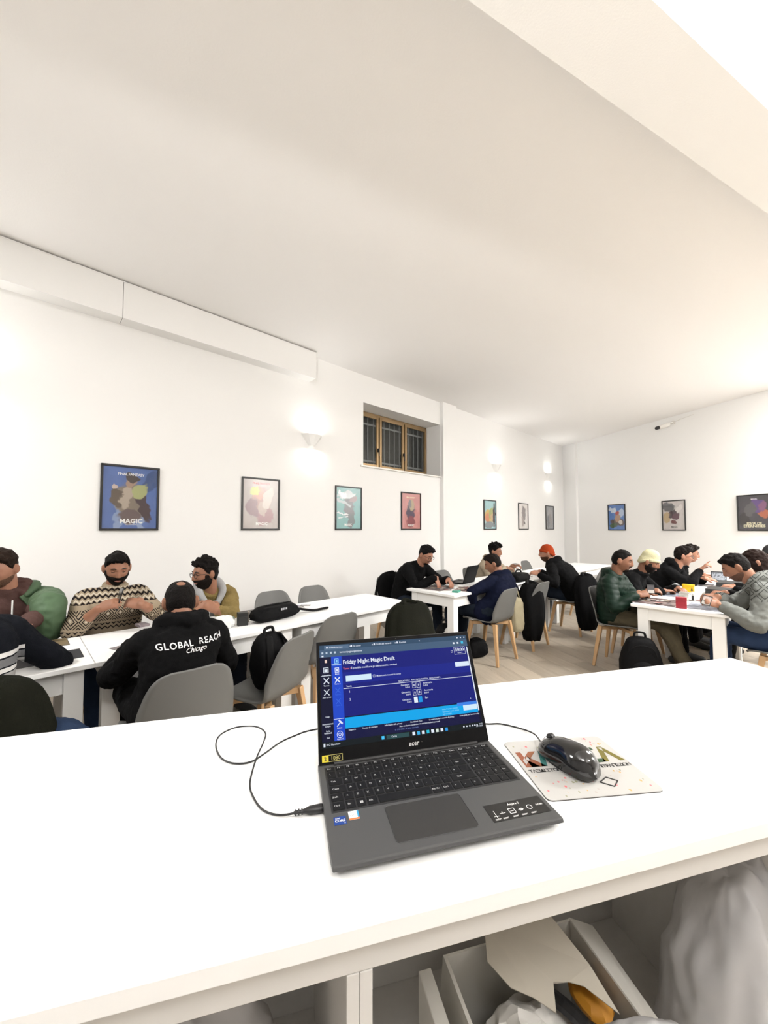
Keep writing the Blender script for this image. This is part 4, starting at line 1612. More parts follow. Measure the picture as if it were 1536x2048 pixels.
wt = thing('counter_top', 'long white counter worktop in the foreground carrying the laptop', 'counter', O2, TH_C)
obj('worktop', MB().box((-1.6, 0, .966), (1.843, .612, CT)), WLAQ, wt, bevel=.0015)
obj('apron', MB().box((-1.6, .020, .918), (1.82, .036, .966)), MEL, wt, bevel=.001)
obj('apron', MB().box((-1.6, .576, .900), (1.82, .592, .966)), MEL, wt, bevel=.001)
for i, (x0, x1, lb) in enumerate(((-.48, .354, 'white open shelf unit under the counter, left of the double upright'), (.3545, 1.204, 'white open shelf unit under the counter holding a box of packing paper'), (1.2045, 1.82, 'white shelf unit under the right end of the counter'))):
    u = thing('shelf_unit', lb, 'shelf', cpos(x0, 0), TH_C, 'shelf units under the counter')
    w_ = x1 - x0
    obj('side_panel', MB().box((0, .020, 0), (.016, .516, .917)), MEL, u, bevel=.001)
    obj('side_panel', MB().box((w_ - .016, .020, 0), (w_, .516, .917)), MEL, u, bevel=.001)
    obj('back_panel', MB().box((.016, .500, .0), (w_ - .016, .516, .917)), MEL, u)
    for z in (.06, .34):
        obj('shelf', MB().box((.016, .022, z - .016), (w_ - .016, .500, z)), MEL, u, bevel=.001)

SZ = .34
# packing box with its flaps open
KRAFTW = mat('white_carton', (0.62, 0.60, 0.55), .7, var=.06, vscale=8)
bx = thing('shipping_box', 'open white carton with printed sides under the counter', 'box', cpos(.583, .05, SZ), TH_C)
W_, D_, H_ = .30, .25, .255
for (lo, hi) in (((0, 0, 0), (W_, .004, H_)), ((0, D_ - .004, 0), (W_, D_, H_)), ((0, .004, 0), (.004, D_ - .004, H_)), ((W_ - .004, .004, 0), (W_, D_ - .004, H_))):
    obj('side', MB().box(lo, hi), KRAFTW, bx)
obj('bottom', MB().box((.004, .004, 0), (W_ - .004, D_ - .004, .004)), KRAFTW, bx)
fl = MB().quad((W_ - .004, .0, H_), (W_ - .004, D_, H_), (W_ + .075, D_ + .02, H_ - .055), (W_ + .06, .0, H_ - .06))
f_ = obj('flap', fl, KRAFTW, bx)
f_.modifiers.new('t', 'SOLIDIFY').thickness = .003
fl = MB().quad((.0, .0, H_), (-.012, .0, H_ - .13), (-.012, D_, H_ - .13), (.0, D_, H_))
f_ = obj('flap', fl, KRAFTW, bx)
f_.modifiers.new('t', 'SOLIDIFY').thickness = .003
ORG = mat('orange_print', (.60, .26, .02), .6)
obj('print', MB().prism([(.06, .225), (.13, .225), (.155, .19), (.12, .15), (.07, .17)], W_, W_ + .0012, 0), ORG, bx, label='orange printed patch')
nb_ = thing('folded_carton', 'narrow white flattened carton leaning left of the open carton', 'box', cpos(.520, .165, SZ), TH_C)
obj('board', MB().box((0, 0, 0), (.026, .115, .262)), KRAFTW, nb_, bevel=.002)
obj('print', MB().box((-.0008, .02, .10), (0, .06, .19)), ORG, nb_)


def crumple(c, r, amp, fs, seed, n=40, m=28, lo=None):
    mb = MB().ball((0, 0, 0), 1.0, n, m)
    v = mb.v[0]
    out = []
    for p in v:
        k = 0
        for o_, w_ in ((1, 1), (2.1, .5), (4.3, .3)):
            k += w_ * (1 - 2 * abs(noise.noise(Vector((p[0] * fs * o_ + seed, p[1] * fs * o_, p[2] * fs * o_)))))
        q = p * (1 + amp * (k - .6)) * np.array(r)
        if lo is not None:
            q[2] = max(q[2], lo)
        out.append(q + np.array(c))
    mb.v[0] = np.array(out)
    return mb


PAPER = mat('packing_paper', (.62, .57, .48), .85, var=.06)
PAPERW = mat('white_tissue', (.72, .70, .66), .85)
solo('crumpled_paper', crumple((0, 0, .0), (.115, .085, .115), .13, 1.6, 2.0, lo=-.12), PAPERW, 'crumpled white tissue inside the open carton', 'paper', cpos(.715, .172, SZ + .125), TH_C, smooth=True, sharp=30)
# torn sheet of cream wrapping paper over the back of the carton
pts = [(.0, .02), (.02, -.03), (.05, -.055), (.075, -.085), (.10, -.045), (.13, -.05), (.155, -.06), (.19, -.105), (.195, -.03), (.175, .09), (.03, .09)]
ps = MB()
for (x, y) in pts:
    pass
ps.add([(x, y, .03 * math.sin(x * 18) * .3 + .25 * (y + .1) * .25) for x, y in pts], [tuple(range(len(pts)))])
po = solo('wrapping_paper', ps, PAPER, 'torn sheet of cream wrapping paper over the open carton', 'paper', cpos(.655, .235, SZ + .262), TH_C)
po.modifiers.new('t', 'SOLIDIFY').thickness = .0015
solo('strap', MB().tube([(0, 0, .0), (.02, -.03, .012), (.05, -.075, .005), (.075, -.12, -.02)], .011, n=6, flat=(1.4, .25), sub=3), BLACK, 'black packing strap lying across the carton', 'strap', cpos(.735, .22, SZ + .235), TH_C)
solo('orange_packet', crumple((0, 0, 0), (.030, .045, .018), .12, 1.5, 5, 18, 12), ORG, 'orange packet between the carton and the cream paper', 'packet', cpos(.835, .19, SZ + .225), TH_C, smooth=True, sharp=30)
solo('orange_wrapper', crumple((0, 0, 0), (.035, .03, .02), .2, 1.7, 9, 18, 12), ORG, 'orange wrapper at the near end of the open carton', 'wrapper', cpos(.615, .075, SZ + .225), TH_C, smooth=True, sharp=30)
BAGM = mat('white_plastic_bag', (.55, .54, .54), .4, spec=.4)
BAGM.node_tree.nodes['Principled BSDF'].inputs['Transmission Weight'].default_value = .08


def plastic_bag(loc, r, seed, label, h, slope=0.0):
    mb = crumple((0, 0, h * .5), (r[0], r[1], h * .55), .13, 1.3, seed, 56, 40, lo=-h * .499)
    if slope:
        v = mb.v[0]
        k = np.clip((v[:, 0] / r[0] + 1) / 2, 0, 1)
        v[:, 2] *= 1 - slope + slope * k
        v[:, 0] += .10 * v[:, 2]
    return solo('plastic_bag', mb, BAGM, label, 'bag', loc, TH_C, group='white plastic bags on the shelves', smooth=True)


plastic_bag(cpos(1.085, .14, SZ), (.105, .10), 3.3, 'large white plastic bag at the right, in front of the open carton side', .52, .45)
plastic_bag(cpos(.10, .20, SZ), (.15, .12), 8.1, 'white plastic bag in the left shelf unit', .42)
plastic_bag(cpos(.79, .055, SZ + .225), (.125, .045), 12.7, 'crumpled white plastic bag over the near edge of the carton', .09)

# ---------------------------------------------------------------- laptop
GUN = mat('gunmetal_plastic', (.072, .072, .072), .5, metal=.15, spec=.3)
GUN2 = mat('gunmetal_pad', (.036, .035, .033), .5, metal=.1, spec=.25)
KEYM = mat('black_keycap', (.007, .007, .0075), .6, spec=.2)
LCDB = mat('glossy_bezel', (.003, .003, .0035), .3, spec=.12)
lp_o = cpos(.326, .067, CT)
lap = thing('laptop', 'open dark grey laptop with a lit blue screen on the white counter', 'laptop', lp_o, TH_C)
LW, LD, LH = .3625, .240, .0155
bs = MB()
# body with chamfered front underside
prof = [(.0, .0105), (.0025, .0165), (LD - .003, .0165), (LD, .012), (LD - .004, .004), (.020, .004)]
bs.prism([(y, z) for (y, z) in prof], 0, LW, 0)
base = obj('base', bs, GUN, lap, bevel=.0018)
for (x, y) in ((.03, .03), (LW - .03, .03), (.03, LD - .03), (LW - .03, LD - .03)):
    obj('rubber_foot', MB().tube([(x, y, 0), (x, y, .0045)], .007, n=10, cap=False), BLACK, lap)
ZT = .0166
tp = MB()
R_, cxp, cyp, hw, hd = .006, .161, .0572, .0655, .0385
ol = []
for (sx, sy, a0) in ((1, 1, 0), (-1, 1, 90), (-1, -1, 180), (1, -1, 270)):
    for q in range(0, 91, 18):
        a = math.radians(a0 + q)
        ol.append((cxp + sx * (hw - R_) + R_ * math.cos(a), cyp + sy * (hd - R_) + R_ * math.sin(a)))
obj('touchpad', MB().prism(ol, ZT - .001, ZT + .0003), GUN2, lap)
rim = MB().tube([(x, y, ZT + .0002) for x, y in ol + ol[:1]], .0005, n=4, cap=False)
obj('touchpad_rim', rim, BLACK, lap)
# keyboard
kb0, kb1 = .1035, .2205
KX0, KX1 = .0125, .3500
well = obj('keyboard', MB().box((KX0 - .002, kb0 - .002, ZT - .002), (KX1 + .002, kb1 + .002, ZT + .0002)), mat('keyboard_well', (.016, .016, .017), .6), lap)
leg = MB()
kcache = {}
U = (.2795 - KX0) / 15.0
GAP = .0024
kh = (kb1 - kb0 - .0130) / 5.0


def key(x, y, w_, h_, s=None):
    k = (round(w_, 5), round(h_, 5))
    if k not in kcache:
        a, b_ = w_ - GAP, h_ - GAP
        t_ = .0007
        mb = MB().add([(0, 0, 0), (a, 0, 0), (a, b_, 0), (0, b_, 0), (t_, t_, .0014), (a - t_, t_, .0014), (a - t_, b_ - t_, .0014), (t_, b_ - t_, .0014)], [(0, 1, 5, 4), (1, 2, 6, 5), (2, 3, 7, 6), (3, 0, 4, 7), (4, 5, 6, 7)])
        me = mb.mesh('key')
        me.materials.append(KEYM)
        kcache[k] = me
    o = bpy.data.objects.new('key', kcache[k])
    COL.objects.link(o)
    o.parent = well
    o.location = (x + GAP / 2, y + GAP / 2, ZT + .0002)
    if s:
        put_text(leg, s, m4(np.eye(3), (x + w_ * .36, y + h_ * .42, ZT + .0017)), .0056, bold=.008)


rows = [
    [('Esc', 1)] + [('F%d' % i, 1) for i in range(1, 13)] + [('Ins', 1), ('Canc', 1)],
    [(c, 1) for c in '\\1234567890'] + [("'", 1), ('ì', 1), ('<-', 2)],
    [('Tab', 1.5)] + [(c, 1) for c in 'QWERTYUIOPè+'] + [('Inv', 1.5)],
    [('Caps', 1.75)] + [(c, 1) for c in 'ASDFGHJKLòàù'] + [('', 1.25)],
    [('Shift', 1.25)] + [(c, 1) for c in '<ZXCVBNM,.-'] + [('Shift', 2.75)],
    [('Ctrl', 1.25), ('Fn', 1), ('', 1), ('Alt', 1.1), ('', 5.4), ('Alt Gr', 1.1), ('Ctrl', 1.05), ('<', 1), ('-', 1.1), ('>', 1)],
]
y = kb1
for r, row in enumerate(rows):
    h_ = .0125 if r == 0 else kh
    y -= h_
    x = KX0
    for (s, w_) in row:
        key(x, y, w_ * U, h_, s)
        if r == 5 and w_ == 1 and s == '' and x < .08:
            for (dx, dy) in ((0, 0), (.0028, 0), (0, .0028), (.0028, .0028)):
                leg.box((x + .0065 + dx, y + .0075 + dy, ZT + .0016), (x + .009 + dx, y + .010 + dy, ZT + .0017))
        x += w_ * U
    nU = (KX1 - .2815) / 4
    pad = [['Pwr', 'Calc', '%', 'Del'], ['Num', '/', '*', '-'], ['7', '8', '9', '+'], ['4', '5', '6', ''], ['1', '2', '3', 'Inv'], ['0', '', '.', '']][r]
    for i, s in enumerate(pad):
        key(.2815 + i * nU, y, nU, h_, s)
lg = obj('key_legends', leg, mat('key_print', (.42, .42, .42), .6), lap)
lg['kind'] = 'stuff'
# stickers
WHP = mat('white_sticker', (.80, .80, .78), .4)
st = obj('sticker', MB().box((.012, .0745, ZT), (.031, .0915, ZT + .0003)), mat('blue_sticker', (.012, .045, .22), .35), lap, label='small dark blue square sticker')
m_ = MB()
put_text(m_, 'CORE', m4(np.eye(3), (.0215, .0805, ZT + .0005)), .0062, bold=.02)
put_text(m_, 'intel', m4(np.eye(3), (.018, .0865, ZT + .0005)), .0040, bold=.01)
put_text(m_, 'i5', m4(np.eye(3), (.0285, .0760, ZT + .0005)), .0030, bold=.01)
obj('lettering', m_, WHP, st)
st = obj('sticker', MB().box((.036, .0800, ZT), (.0525, .0985, ZT + .0003)), WHP, lap, label='small white and orange sticker')
obj('stripe', MB().box((.036, .0800, ZT + .0003), (.0525, .0835, ZT + .0004)), mat('sticker_orange', (.75, .16, .04), .4), st)
obj('side_stripe', MB().box((.0498, .0835, ZT + .0003), (.0525, .0985, ZT + .0004)), mat('sticker_teal', (.03, .25, .45), .4), st)
m_ = MB()
put_text(m_, 'intel', m4(np.eye(3), (.042, .0935, ZT + .0005)), .0035, bold=.01)
put_text(m_, 'EVO', m4(np.eye(3), (.043, .0875, ZT + .0005)), .0045, bold=.01)
obj('lettering', m_, mat('sticker_grey', (.2, .2, .22), .5), st)
st = obj('feature_sticker', MB().box((.252, .020, ZT), (.3545, .0565, ZT + .0003)), mat('black_sticker', (.008, .008, .008), .35), lap, label='black rectangular feature sticker with white icons')
m_ = MB()
put_text(m_, 'Aspire 5', m4(np.eye(3), (.303, .0475, ZT + .0005)), .0062, bold=.012)
put_text(m_, 'HDMI', m4(np.eye(3), (.344, .0365, ZT + .0005)), .0048, bold=.012)
for (x0, y0, w_, h_) in ((.287, .030, .011, .011),):
    for (lo, hi) in (((x0, y0), (x0 + w_, y0 + .0008)), ((x0, y0 + h_ - .0008), (x0 + w_, y0 + h_)), ((x0, y0), (x0 + .0008, y0 + h_)), ((x0 + w_ - .0008, y0), (x0 + w_, y0 + h_)), ((x0 + .002, y0 + .005), (x0 + w_ - .002, y0 + .0056))):
        m_.box((lo[0], lo[1], ZT + .0004), (hi[0], hi[1], ZT + .0006))
for r_ in (.0022, .0040, .0058):
    m_.tube([(.3085 + r_ * math.cos(a), .031 + r_ * math.sin(a), ZT + .0005) for a in np.linspace(PI * .25, PI * .75, 7)], .0005, n=4)
m_.tube([(.325 + .0045 * math.cos(a), .0365 + .0045 * math.sin(a), ZT + .0005) for a in np.linspace(0, 2 * PI, 9)], .0005, n=4, cap=False)
m_.box((.262, .026, ZT + .0004), (.2627, .042, ZT + .0006)).box((.258, .030, ZT + .0004), (.2665, .0306, ZT + .0006))
m_.box((.270, .034, ZT + .0004), (.280, .0346, ZT + .0006)).ball((.275, .0365, ZT + .0005), (.0012, .0012, .0003), 8, 6)
for i, x0 in enumerate((.262, .275, .2925, .3085, .325)):
    for k in range(2):
        m_.box((x0 - .005, .0245 - k * .0017, ZT + .0004), (x0 + .005 - k * .002, .0251 - k * .0017, ZT + .0005))
obj('lettering', m_, WHP, st)
# lid
TLT = math.radians(25.5)
RL = np.column_stack([[1, 0, 0], [0, math.sin(TLT), math.cos(TLT)], [0, -math.cos(TLT), math.sin(TLT)]])
MLID = m4(RL, (.0008, LD - .010, .0185))
LL = .2275
lw = LW - .0016
lid = obj('lid', MB().box((0, 0, -.0062), (lw, LL, 0), MLID), GUN, lap, bevel=.0015)
obj('hinge', MB().tube([(.03, LD - .010, .0165), (LW - .03, LD - .010, .0165)], .0052, n=10, cap=False), BLACK, lap)
bz = MB().box((.0012, .001, 0), (lw - .0012, LL - .001, .0009), MLID)
bezel = obj('bezel', bz, LCDB, lap)
m_ = MB()
put_text(m_, 'acer', m4(RL, xf(MLID, [(lw * .535, .0105, .0011)])[0]), .0125, bold=.015, shear=.15)
obj('logo', m_, mat('silver_logo', (.62, .62, .62), .3, metal=.5), bezel)
ys = MB().box((.0065, .0035, .0010), (.0190, .0150, .0012), MLID)
s1080 = obj('resolution_sticker', ys, mat('yellow_sticker', (.60, .50, .02), .5), bezel, label='small yellow and black sticker')
m_ = MB().box((.019, .0035, .0010), (.0465, .0044, .0012), MLID).box((.019, .0141, .0010), (.0465, .0150, .0012), MLID).box((.0456, .0035, .0010), (.0465, .0150, .0012), MLID)
put_text(m_, '1080', m4(RL, xf(MLID, [(.0325, .0060, .0012)])[0]), .0095)
obj('lettering', m_, mat('yellow_print', (.45, .40, .12), .5), s1080)
m_ = MB()
put_text(m_, '2', m4(RL, xf(MLID, [(.0127, .0058, .00125)])[0]), .0095, bold=.03)
obj('lettering', m_, BLACK, s1080)
# display
SX0, SX1, SY0, SY1 = .0075, lw - .0075, .0260, .2190
SW, SH = SX1 - SX0, SY1 - SY0


def ui(c):
    m = mat('ui_%02x%02x%02x' % tuple(c), [((q / 255) / 12.92 if q < 10 else ((q / 255 + .055) / 1.055) ** 2.4) for q in c], .25, emit=.41, spec=.1)
    m.node_tree.nodes['Principled BSDF'].inputs['Base Color'].default_value = (.004, .004, .005, 1)
    return m


for m_n in ():
    pass
layers = {}


def rect(c, u0, v0, u1, v1, lay):
    mb = layers.setdefault((lay, tuple(c)), MB())
    z = .0010 + lay * .00012
    mb.quad(*xf(MLID, [(SX0 + u0 * SW, SY1 - v1 * SH, z), (SX0 + u1 * SW, SY1 - v1 * SH, z), (SX0 + u1 * SW, SY1 - v0 * SH, z), (SX0 + u0 * SW, SY1 - v0 * SH, z)]))


def frame_(c, u0, v0, u1, v1, lay, t_=.003):
    a = t_ * SH / SW
    rect(c, u0, v0, u1, v0 + t_, lay)
    rect(c, u0, v1 - t_, u1, v1, lay)
    rect(c, u0, v0, u0 + a, v1, lay)
    rect(c, u1 - a, v0, u1, v1, lay)


def label_(c, s, u, v, h, align='LEFT', bold=.01, lay=4, spacing=1.0):
    mb = layers.setdefault((lay, tuple(c)), MB())
    z = .0010 + lay * .00012
    put_text(mb, s, m4(RL, xf(MLID, [(SX0 + u * SW, SY1 - v * SH, z)])[0]), h * SH, align=align, bold=bold, spacing=spacing)


WH, NAVYB, SIDE, CYAN, FOOT, TASK = (235, 242, 255), (16, 26, 122), (26, 72, 205), (0, 168, 240), (10, 14, 62), (10, 22, 26)
rect((8, 12, 40), 0, 0, 1, 1, 0)
rect(NAVYB, .135, .125, .985, .735, 1)
rect((18, 34, 140), .135, .30, .985, .42, 2)
rect((52, 78, 104), 0, 0, 1, .05, 1)
rect((70, 96, 124), 0, .05, 1, .128, 1)
rect((86, 112, 140), .03, .006, .185, .05, 2)
for (u, s) in ((.06, 'Scheda torneo'), (.215, 'In corso'), (.365, 'Draft del venerdì'), (.52, 'Risultati')):
    label_(WH, s, u, .036, .026)
    rect(WH, u - .018, .016, u - .008, .036, 3)
label_(WH, 'x', .19, .036, .03)
label_(WH, 'x', .335, .036, .03)
label_(WH, 'x', .49, .036, .03)
label_(WH, '+', .655, .036, .03)
for u in (.93, .955, .98):
    rect(WH, u, .018, u + .008, .030, 3)
for u in (.012, .038, .065, .09):
    rect((200, 215, 230), u, .074, u + .011, .094, 3)
label_(WH, 'torneo/pagina/gestione', .125, .094, .028)
rect((60, 190, 230), .955, .068, .972, .096, 3)
for u in (.895, .925):
    rect(WH, u, .074, u + .012, .094, 3)
rect(WH, .012, .108, .024, .124, 3)
rect((9, 12, 46), 0, .128, .070, .945, 1)
rect(SIDE, .070, .128, .135, .945, 1)
for i, (v, s) in enumerate(((.155, ''), (.235, 'Calendario'), (.34, 'Torneo'), (.455, 'Altri tornei'))):
    if i == 0:
        rect((240, 210, 200), .030, v, .044, v + .032, 3)
    elif i == 1:
        frame_(WH, .020, v, .052, v + .055, 3, .006)
        rect(WH, .026, v + .018, .046, v + .046, 3)
    else:
        for k in (-1, 1):
            mb = layers.setdefault((3, WH), MB())
            c_ = xf(MLID, [(SX0 + .036 * SW, SY1 - (v + .03) * SH, .0014)])[0]
            d_ = RL @ np.array([.0055, .0055 * k, 0])
            mb.beam(c_ - d_, c_ + d_, .0010 if i == 2 else .0007, up=tuple(RL[:, 2]))
    if s:
        label_(WH, s, .036, v + .085, .020, 'CENTER')
rect(WH, .004, .318, .066, .322, 3)
for i, (v, s) in enumerate(((.15, 'Panoramica'), (.245, 'Mazzi'), (.345, 'Turno 1'), (.45, 'Turno 2'), (.555, 'Turno 3'), (.765, 'Azioni'), (.865, 'Opzioni'))):
    c = WH if i in (0, 1, 2, 5, 6) else (60, 110, 225)
    c = (150, 215, 255) if i == 0 else c
    if i in (0, 1):
        frame_(c, .090, v, .116, v + .05, 3, .006)
        rect(c, .098, v + .014, .109, v + .038, 3)
    elif i in (2, 3, 4):
        mb = layers.setdefault((3, c), MB())
        for k in (-1, 1):
            c_ = xf(MLID, [(SX0 + .103 * SW, SY1 - (v + .025) * SH, .0014)])[0]
            d_ = RL @ np.array([.005, .005 * k, 0])
            mb.beam(c_ - d_, c_ + d_, .0010 if i == 2 else .0005, up=tuple(RL[:, 2]))
    elif i == 5:
        mb = layers.setdefault((3, c), MB())
        c_ = xf(MLID, [(SX0 + .103 * SW, SY1 - (v + .025) * SH, .0014)])[0]
        mb.beam(c_ - RL @ np.array([.005, .005, 0]), c_ + RL @ np.array([.003, .003, 0]), .0008, up=tuple(RL[:, 2]))
        mb.beam(c_ + RL @ np.array([-.001, .006, 0]), c_ + RL @ np.array([.006, -.001, 0]), .0015, up=tuple(RL[:, 2]))
    else:
        mb = layers.setdefault((3, c), MB())
        c_ = xf(MLID, [(SX0 + .103 * SW, SY1 - (v + .025) * SH, .0014)])[0]
        for rr in (.0058, .0025):
            mb.tube([c_ + RL @ np.array([rr * math.cos(a), rr * math.sin(a), 0]) for a in np.linspace(0, 2 * PI, 13)], .0006, n=4, cap=False)
    label_(c, s, .103, v + .072, .020, 'CENTER')
rect(WH, .072, .208, .133, .212, 3)
rect(WH, .072, .745, .133, .749, 3)
for (v, s) in ((.725, 'Help'), (.79, 'Impostazioni'), (.81, 'Lingua'), (.855, 'Invia'), (.873, 'feedback'), (.915, 'Esci')):
    label_(WH, s, .036, v, .022, 'CENTER')
label_(WH, 'Friday Night Magic Draft', .142, .215, .060, bold=.022)
label_((255, 120, 110), 'Turno 1', .142, .272, .027)
label_(WH, 'È possibile modificare gli abbinamenti e i risultati', .192, .272, .027)
rect((215, 240, 255), .155, .338, .315, .396, 3)
frame_(WH, .325, .352, .339, .378, 3)
label_(WH, 'Mostra solo incontri in corso', .348, .375, .024)
rect((225, 240, 255), .885, .300, .985, .352, 3)
frame_(WH, .895, .130, .975, .215, 3)
label_(WH, '50:00', .935, .178, .050, 'CENTER', bold=.025)
label_(WH, 'Turno 1', .935, .203, .020, 'CENTER')
frame_(WH, .872, .165, .884, .190, 3)
rect(WH, .137, .462, .985, .467, 3)
label_(WH, 'Tavolo', .155, .452, .022)
label_(WH, 'GIOCATORE 1   RISULTATO PARTITA   GIOCATORE 2', .485, .452, .021, bold=.015)
for i, v in enumerate((.49, .565, .64)):
    if i < 2:
        label_(WH, str(i + 1), .170, v + .02, .030)
    label_(WH, ('Giocatore', 'Giocatrice', 'Giocatore')[i], .555, v + .008, .025, 'RIGHT')
    label_(WH, '0-0-0', .555, v + .033, .025, 'RIGHT')
    label_(WH, ('Avversario', 'Avversaria', 'Bye')[i], .645, v + .008, .025)
    if i < 2:
        label_(WH, '0-0-0', .645, v + .033, .025)
    for k, u in enumerate((.572, .602)):
        if i < 2:
            frame_(WH, u, v - .018, u + .024, v + .04, 3)
            label_(WH, '0', u + .012, v + .022, .030, 'CENTER', bold=.03)
        else:
            rect(((235, 245, 255), (20, 150, 230))[k], u, v - .018, u + .024, v + .04, 3)
label_(WH, '^', .945, .715, .03)
rect(CYAN, .137, .745, .985, .845, 2)
rect((60, 130, 235), .85, .732, .985, .765, 3)
for k, s in enumerate(('Inizia il turno quando', 'i giocatori sono pronti', 'agli incontri.')):
    label_((140, 215, 250), s, .745, .785 + k * .024, .022)
rect((215, 238, 255), .888, .762, .984, .815, 3)
rect(FOOT, .135, .845, .985, .945, 2)
for (u, v, s) in ((.155, .868, 'Supporto'), (.235, .868, 'Termini di contratto'), (.37, .868, 'Informativa sulla privacy'), (.53, .868, "Condizioni d'uso"), (.65, .868, 'Le vostre scelte in materia di privacy'), (.855, .868, 'Linee guida per la community'), (.46, .895, 'Non vendere o condividere le mie informazioni personali')):
    label_(WH, s, u, v, .020)
label_((110, 130, 190), '© 1993-2025, all rights reserved.', .43, .922, .020)
rect(TASK, 0, .945, 1, 1, 2)
rect((40, 75, 78), .375, .953, .515, .992, 3)
label_(WH, 'Cerca', .405, .980, .024)
for k, u in enumerate((.345, .535, .565, .595, .625, .655, .685, .715, .745)):
    rect(((70, 200, 255), WH, (60, 180, 240), WH, (40, 190, 220), WH, (220, 235, 225), WH, (40, 150, 230))[k], u, .957, u + .017, .988, 3)
for u in (.865, .885, .905, .925, .94, .955):
    rect(WH, u, .965, u + .009, .978, 3)
label_(WH, '21:02', .997, .970, .018, 'RIGHT')
label_(WH, '28/11/2025', .997, .990, .018, 'RIGHT')
label_(WH, '8°C Nuvoloso', .024, .978, .024)
rect(WH, .008, .955, .018, .985, 3)
rect(WH, .9865, .135, .994, .83, 3)
display = None
UI_NAMES = ('display', 'window_area', 'banner', 'interface_shapes', 'screen_lettering')
for (lay, c) in sorted(layers):
    mb = layers[(lay, c)]
    if display is None:
        display = obj('display', mb, ui(c), lap)
    else:
        q = obj(UI_NAMES[lay], mb, ui(c), display)
        q['kind'] = 'stuff'
obj('webcam', MB().ball(xf(MLID, [(lw / 2, LL - .0045, .0010)])[0], (.0013, .0013, .0006), 10, 6), GUN2, bezel)

# ---------------------------------------------------------------- mouse, its cable, mouse pad
padc = cpos(.826, .203, CT)
tp_ = TH_C + math.radians(-7.5)
PADM = mat('mouse_pad_print', (.43, .42, .40), .7)
pad = thing('mouse_pad', 'white mouse pad with colourful lettering and paint flecks', 'mouse pad', padc, tp_)
ol = []
hw, hd, R_ = .111, .092, .010
for (sx, sy, a0) in ((1, 1, 0), (-1, 1, 90), (-1, -1, 180), (1, -1, 270)):
    for q in range(0, 91, 15):
        a = math.radians(a0 + q)
        ol.append((sx * (hw - R_) + R_ * math.cos(a), sy * (hd - R_) + R_ * math.sin(a)))
obj('base', MB().prism(ol, 0, .0016), mat('pad_rubber', (.05, .045, .04), .8), pad)
top_ = obj('printed_top', MB().prism(ol, .0016, .0028), PADM, pad)


def art(n, a, b_):
    return mat('pad_' + n, a, .6, var=.0) if not b_ else two_tone('pad_' + n, a, b_)


def two_tone(n, a, b_):
    m = mat(n, a, .6, var=.3, vscale=40)
    mx = [x for x in m.node_tree.nodes if x.type == 'MIX'][0]
    mx.inputs['A'].default_value = a + (1,)
    mx.inputs['B'].default_value = b_ + (1,)
    nn = [x for x in m.node_tree.nodes if x.type == 'TEX_NOISE'][0]
    nn.inputs['Detail'].default_value = 3
    return m


for (ch, x, a, b_) in (('Κ', -.085, (.45, .03, .02), (.50, .28, .12)), ('Α', -.048, (.02, .22, .20), (.10, .32, .30)), ('Ι', -.014, (.20, .06, .30), (.45, .2, .5)), ('Σ', .008, (.05, .10, .35), (.2, .3, .5)), ('Σ', .046, (.02, .16, .04), (.05, .04, .03)), ('Α', .084, (.42, .34, .02), (.10, .09, .01))):
    m_ = MB()
    put_text(m_, ch, m4(np.eye(3), (x, .003, .0030)), .062, bold=.045)
    obj('letter', m_, two_tone('pad_letter_%d' % int((x + 1) * 1000), tuple(q * .5 for q in a), tuple(q * .5 for q in b_)), pad)
m_ = MB()
put_text(m_, 'ΤΑΞΙΔΙ ΣΤΟΝ ΚΟΣΜΟ ΤΩΝ ΕΠΙΤΡΑΠΕΖΙΩΝ', m4(np.eye(3), (.002, -.017, .0030)), .0125, bold=.03, spacing=.80)
dm = [(0.028, -.072), (.045, -.058), (.030, -.046), (.010, -.058)]
for i in range(4):
    p, q = dm[i], dm[(i + 1) % 4]
    m_.beam((p[0], p[1], .0030), (q[0], q[1], .0030), .0009)
obj('lettering', m_, BLACK, pad)
rr = random.Random(5)
for n, c in (('ochre', (.50, .30, .10)), ('pink', (.60, .15, .16)), ('sage', (.28, .28, .18)), ('grey', (.40, .36, .33))):
    m_ = MB()
    for k in range(16):
        x, y_ = rr.uniform(-.10, .10), rr.choice([rr.uniform(-.085, -.02), rr.uniform(-.085, -.02), rr.uniform(.055, .085)])
        a, s_ = rr.uniform(0, 6), rr.uniform(.0012, .0042)
        m_.add([(x + s_ * math.cos(a + t_) * f1, y_ + s_ * math.sin(a + t_), .0029) for t_, f1 in ((0, 1), (1.3, .6), (2.4, .9), (3.4, .5), (4.6, .8))], [(0, 1, 2, 3, 4)])
    fo = obj('paint_flecks', m_, mat('fleck_' + n, c, .7), pad)
    fo['kind'] = 'stuff'

GLB = mat('gloss_black', (.006, .006, .0065), .12, spec=.6, coat=.3)
mth = TH_C + math.radians(13)
mo = cpos(.808, .205, CT + .0028)
mouse = thing('computer_mouse', 'glossy black wired mouse on the white mouse pad', 'mouse', mo, mth)
Ls = np.linspace(-1, 1, 25)
G = []
for t_ in Ls:
    yv = t_ * .062
    wv = .0335 * (1 - abs(t_) ** 3.2) ** .42 * (1 - .06 * t_) * (1 - .10 * math.exp(-((t_ - .15) / .35) ** 2)) + .0004
    hv = .040 * (1 - abs(t_) ** 2.6) ** .5 * (1 - .22 * t_) * (1 + .0 * t_) + .0006
    ring = []
    for a in np.linspace(0, 2 * PI, 28, endpoint=False):
        c_, s_ = math.cos(a), math.sin(a)
        x = np.sign(c_) * abs(c_) ** .8 * wv
        z = np.sign(s_) * abs(s_) ** .85 * hv if s_ > 0 else s_ * .006 * min(1, hv / .01)
        ring.append((x, yv, max(z + .007, .0012)))
    G.append(ring)
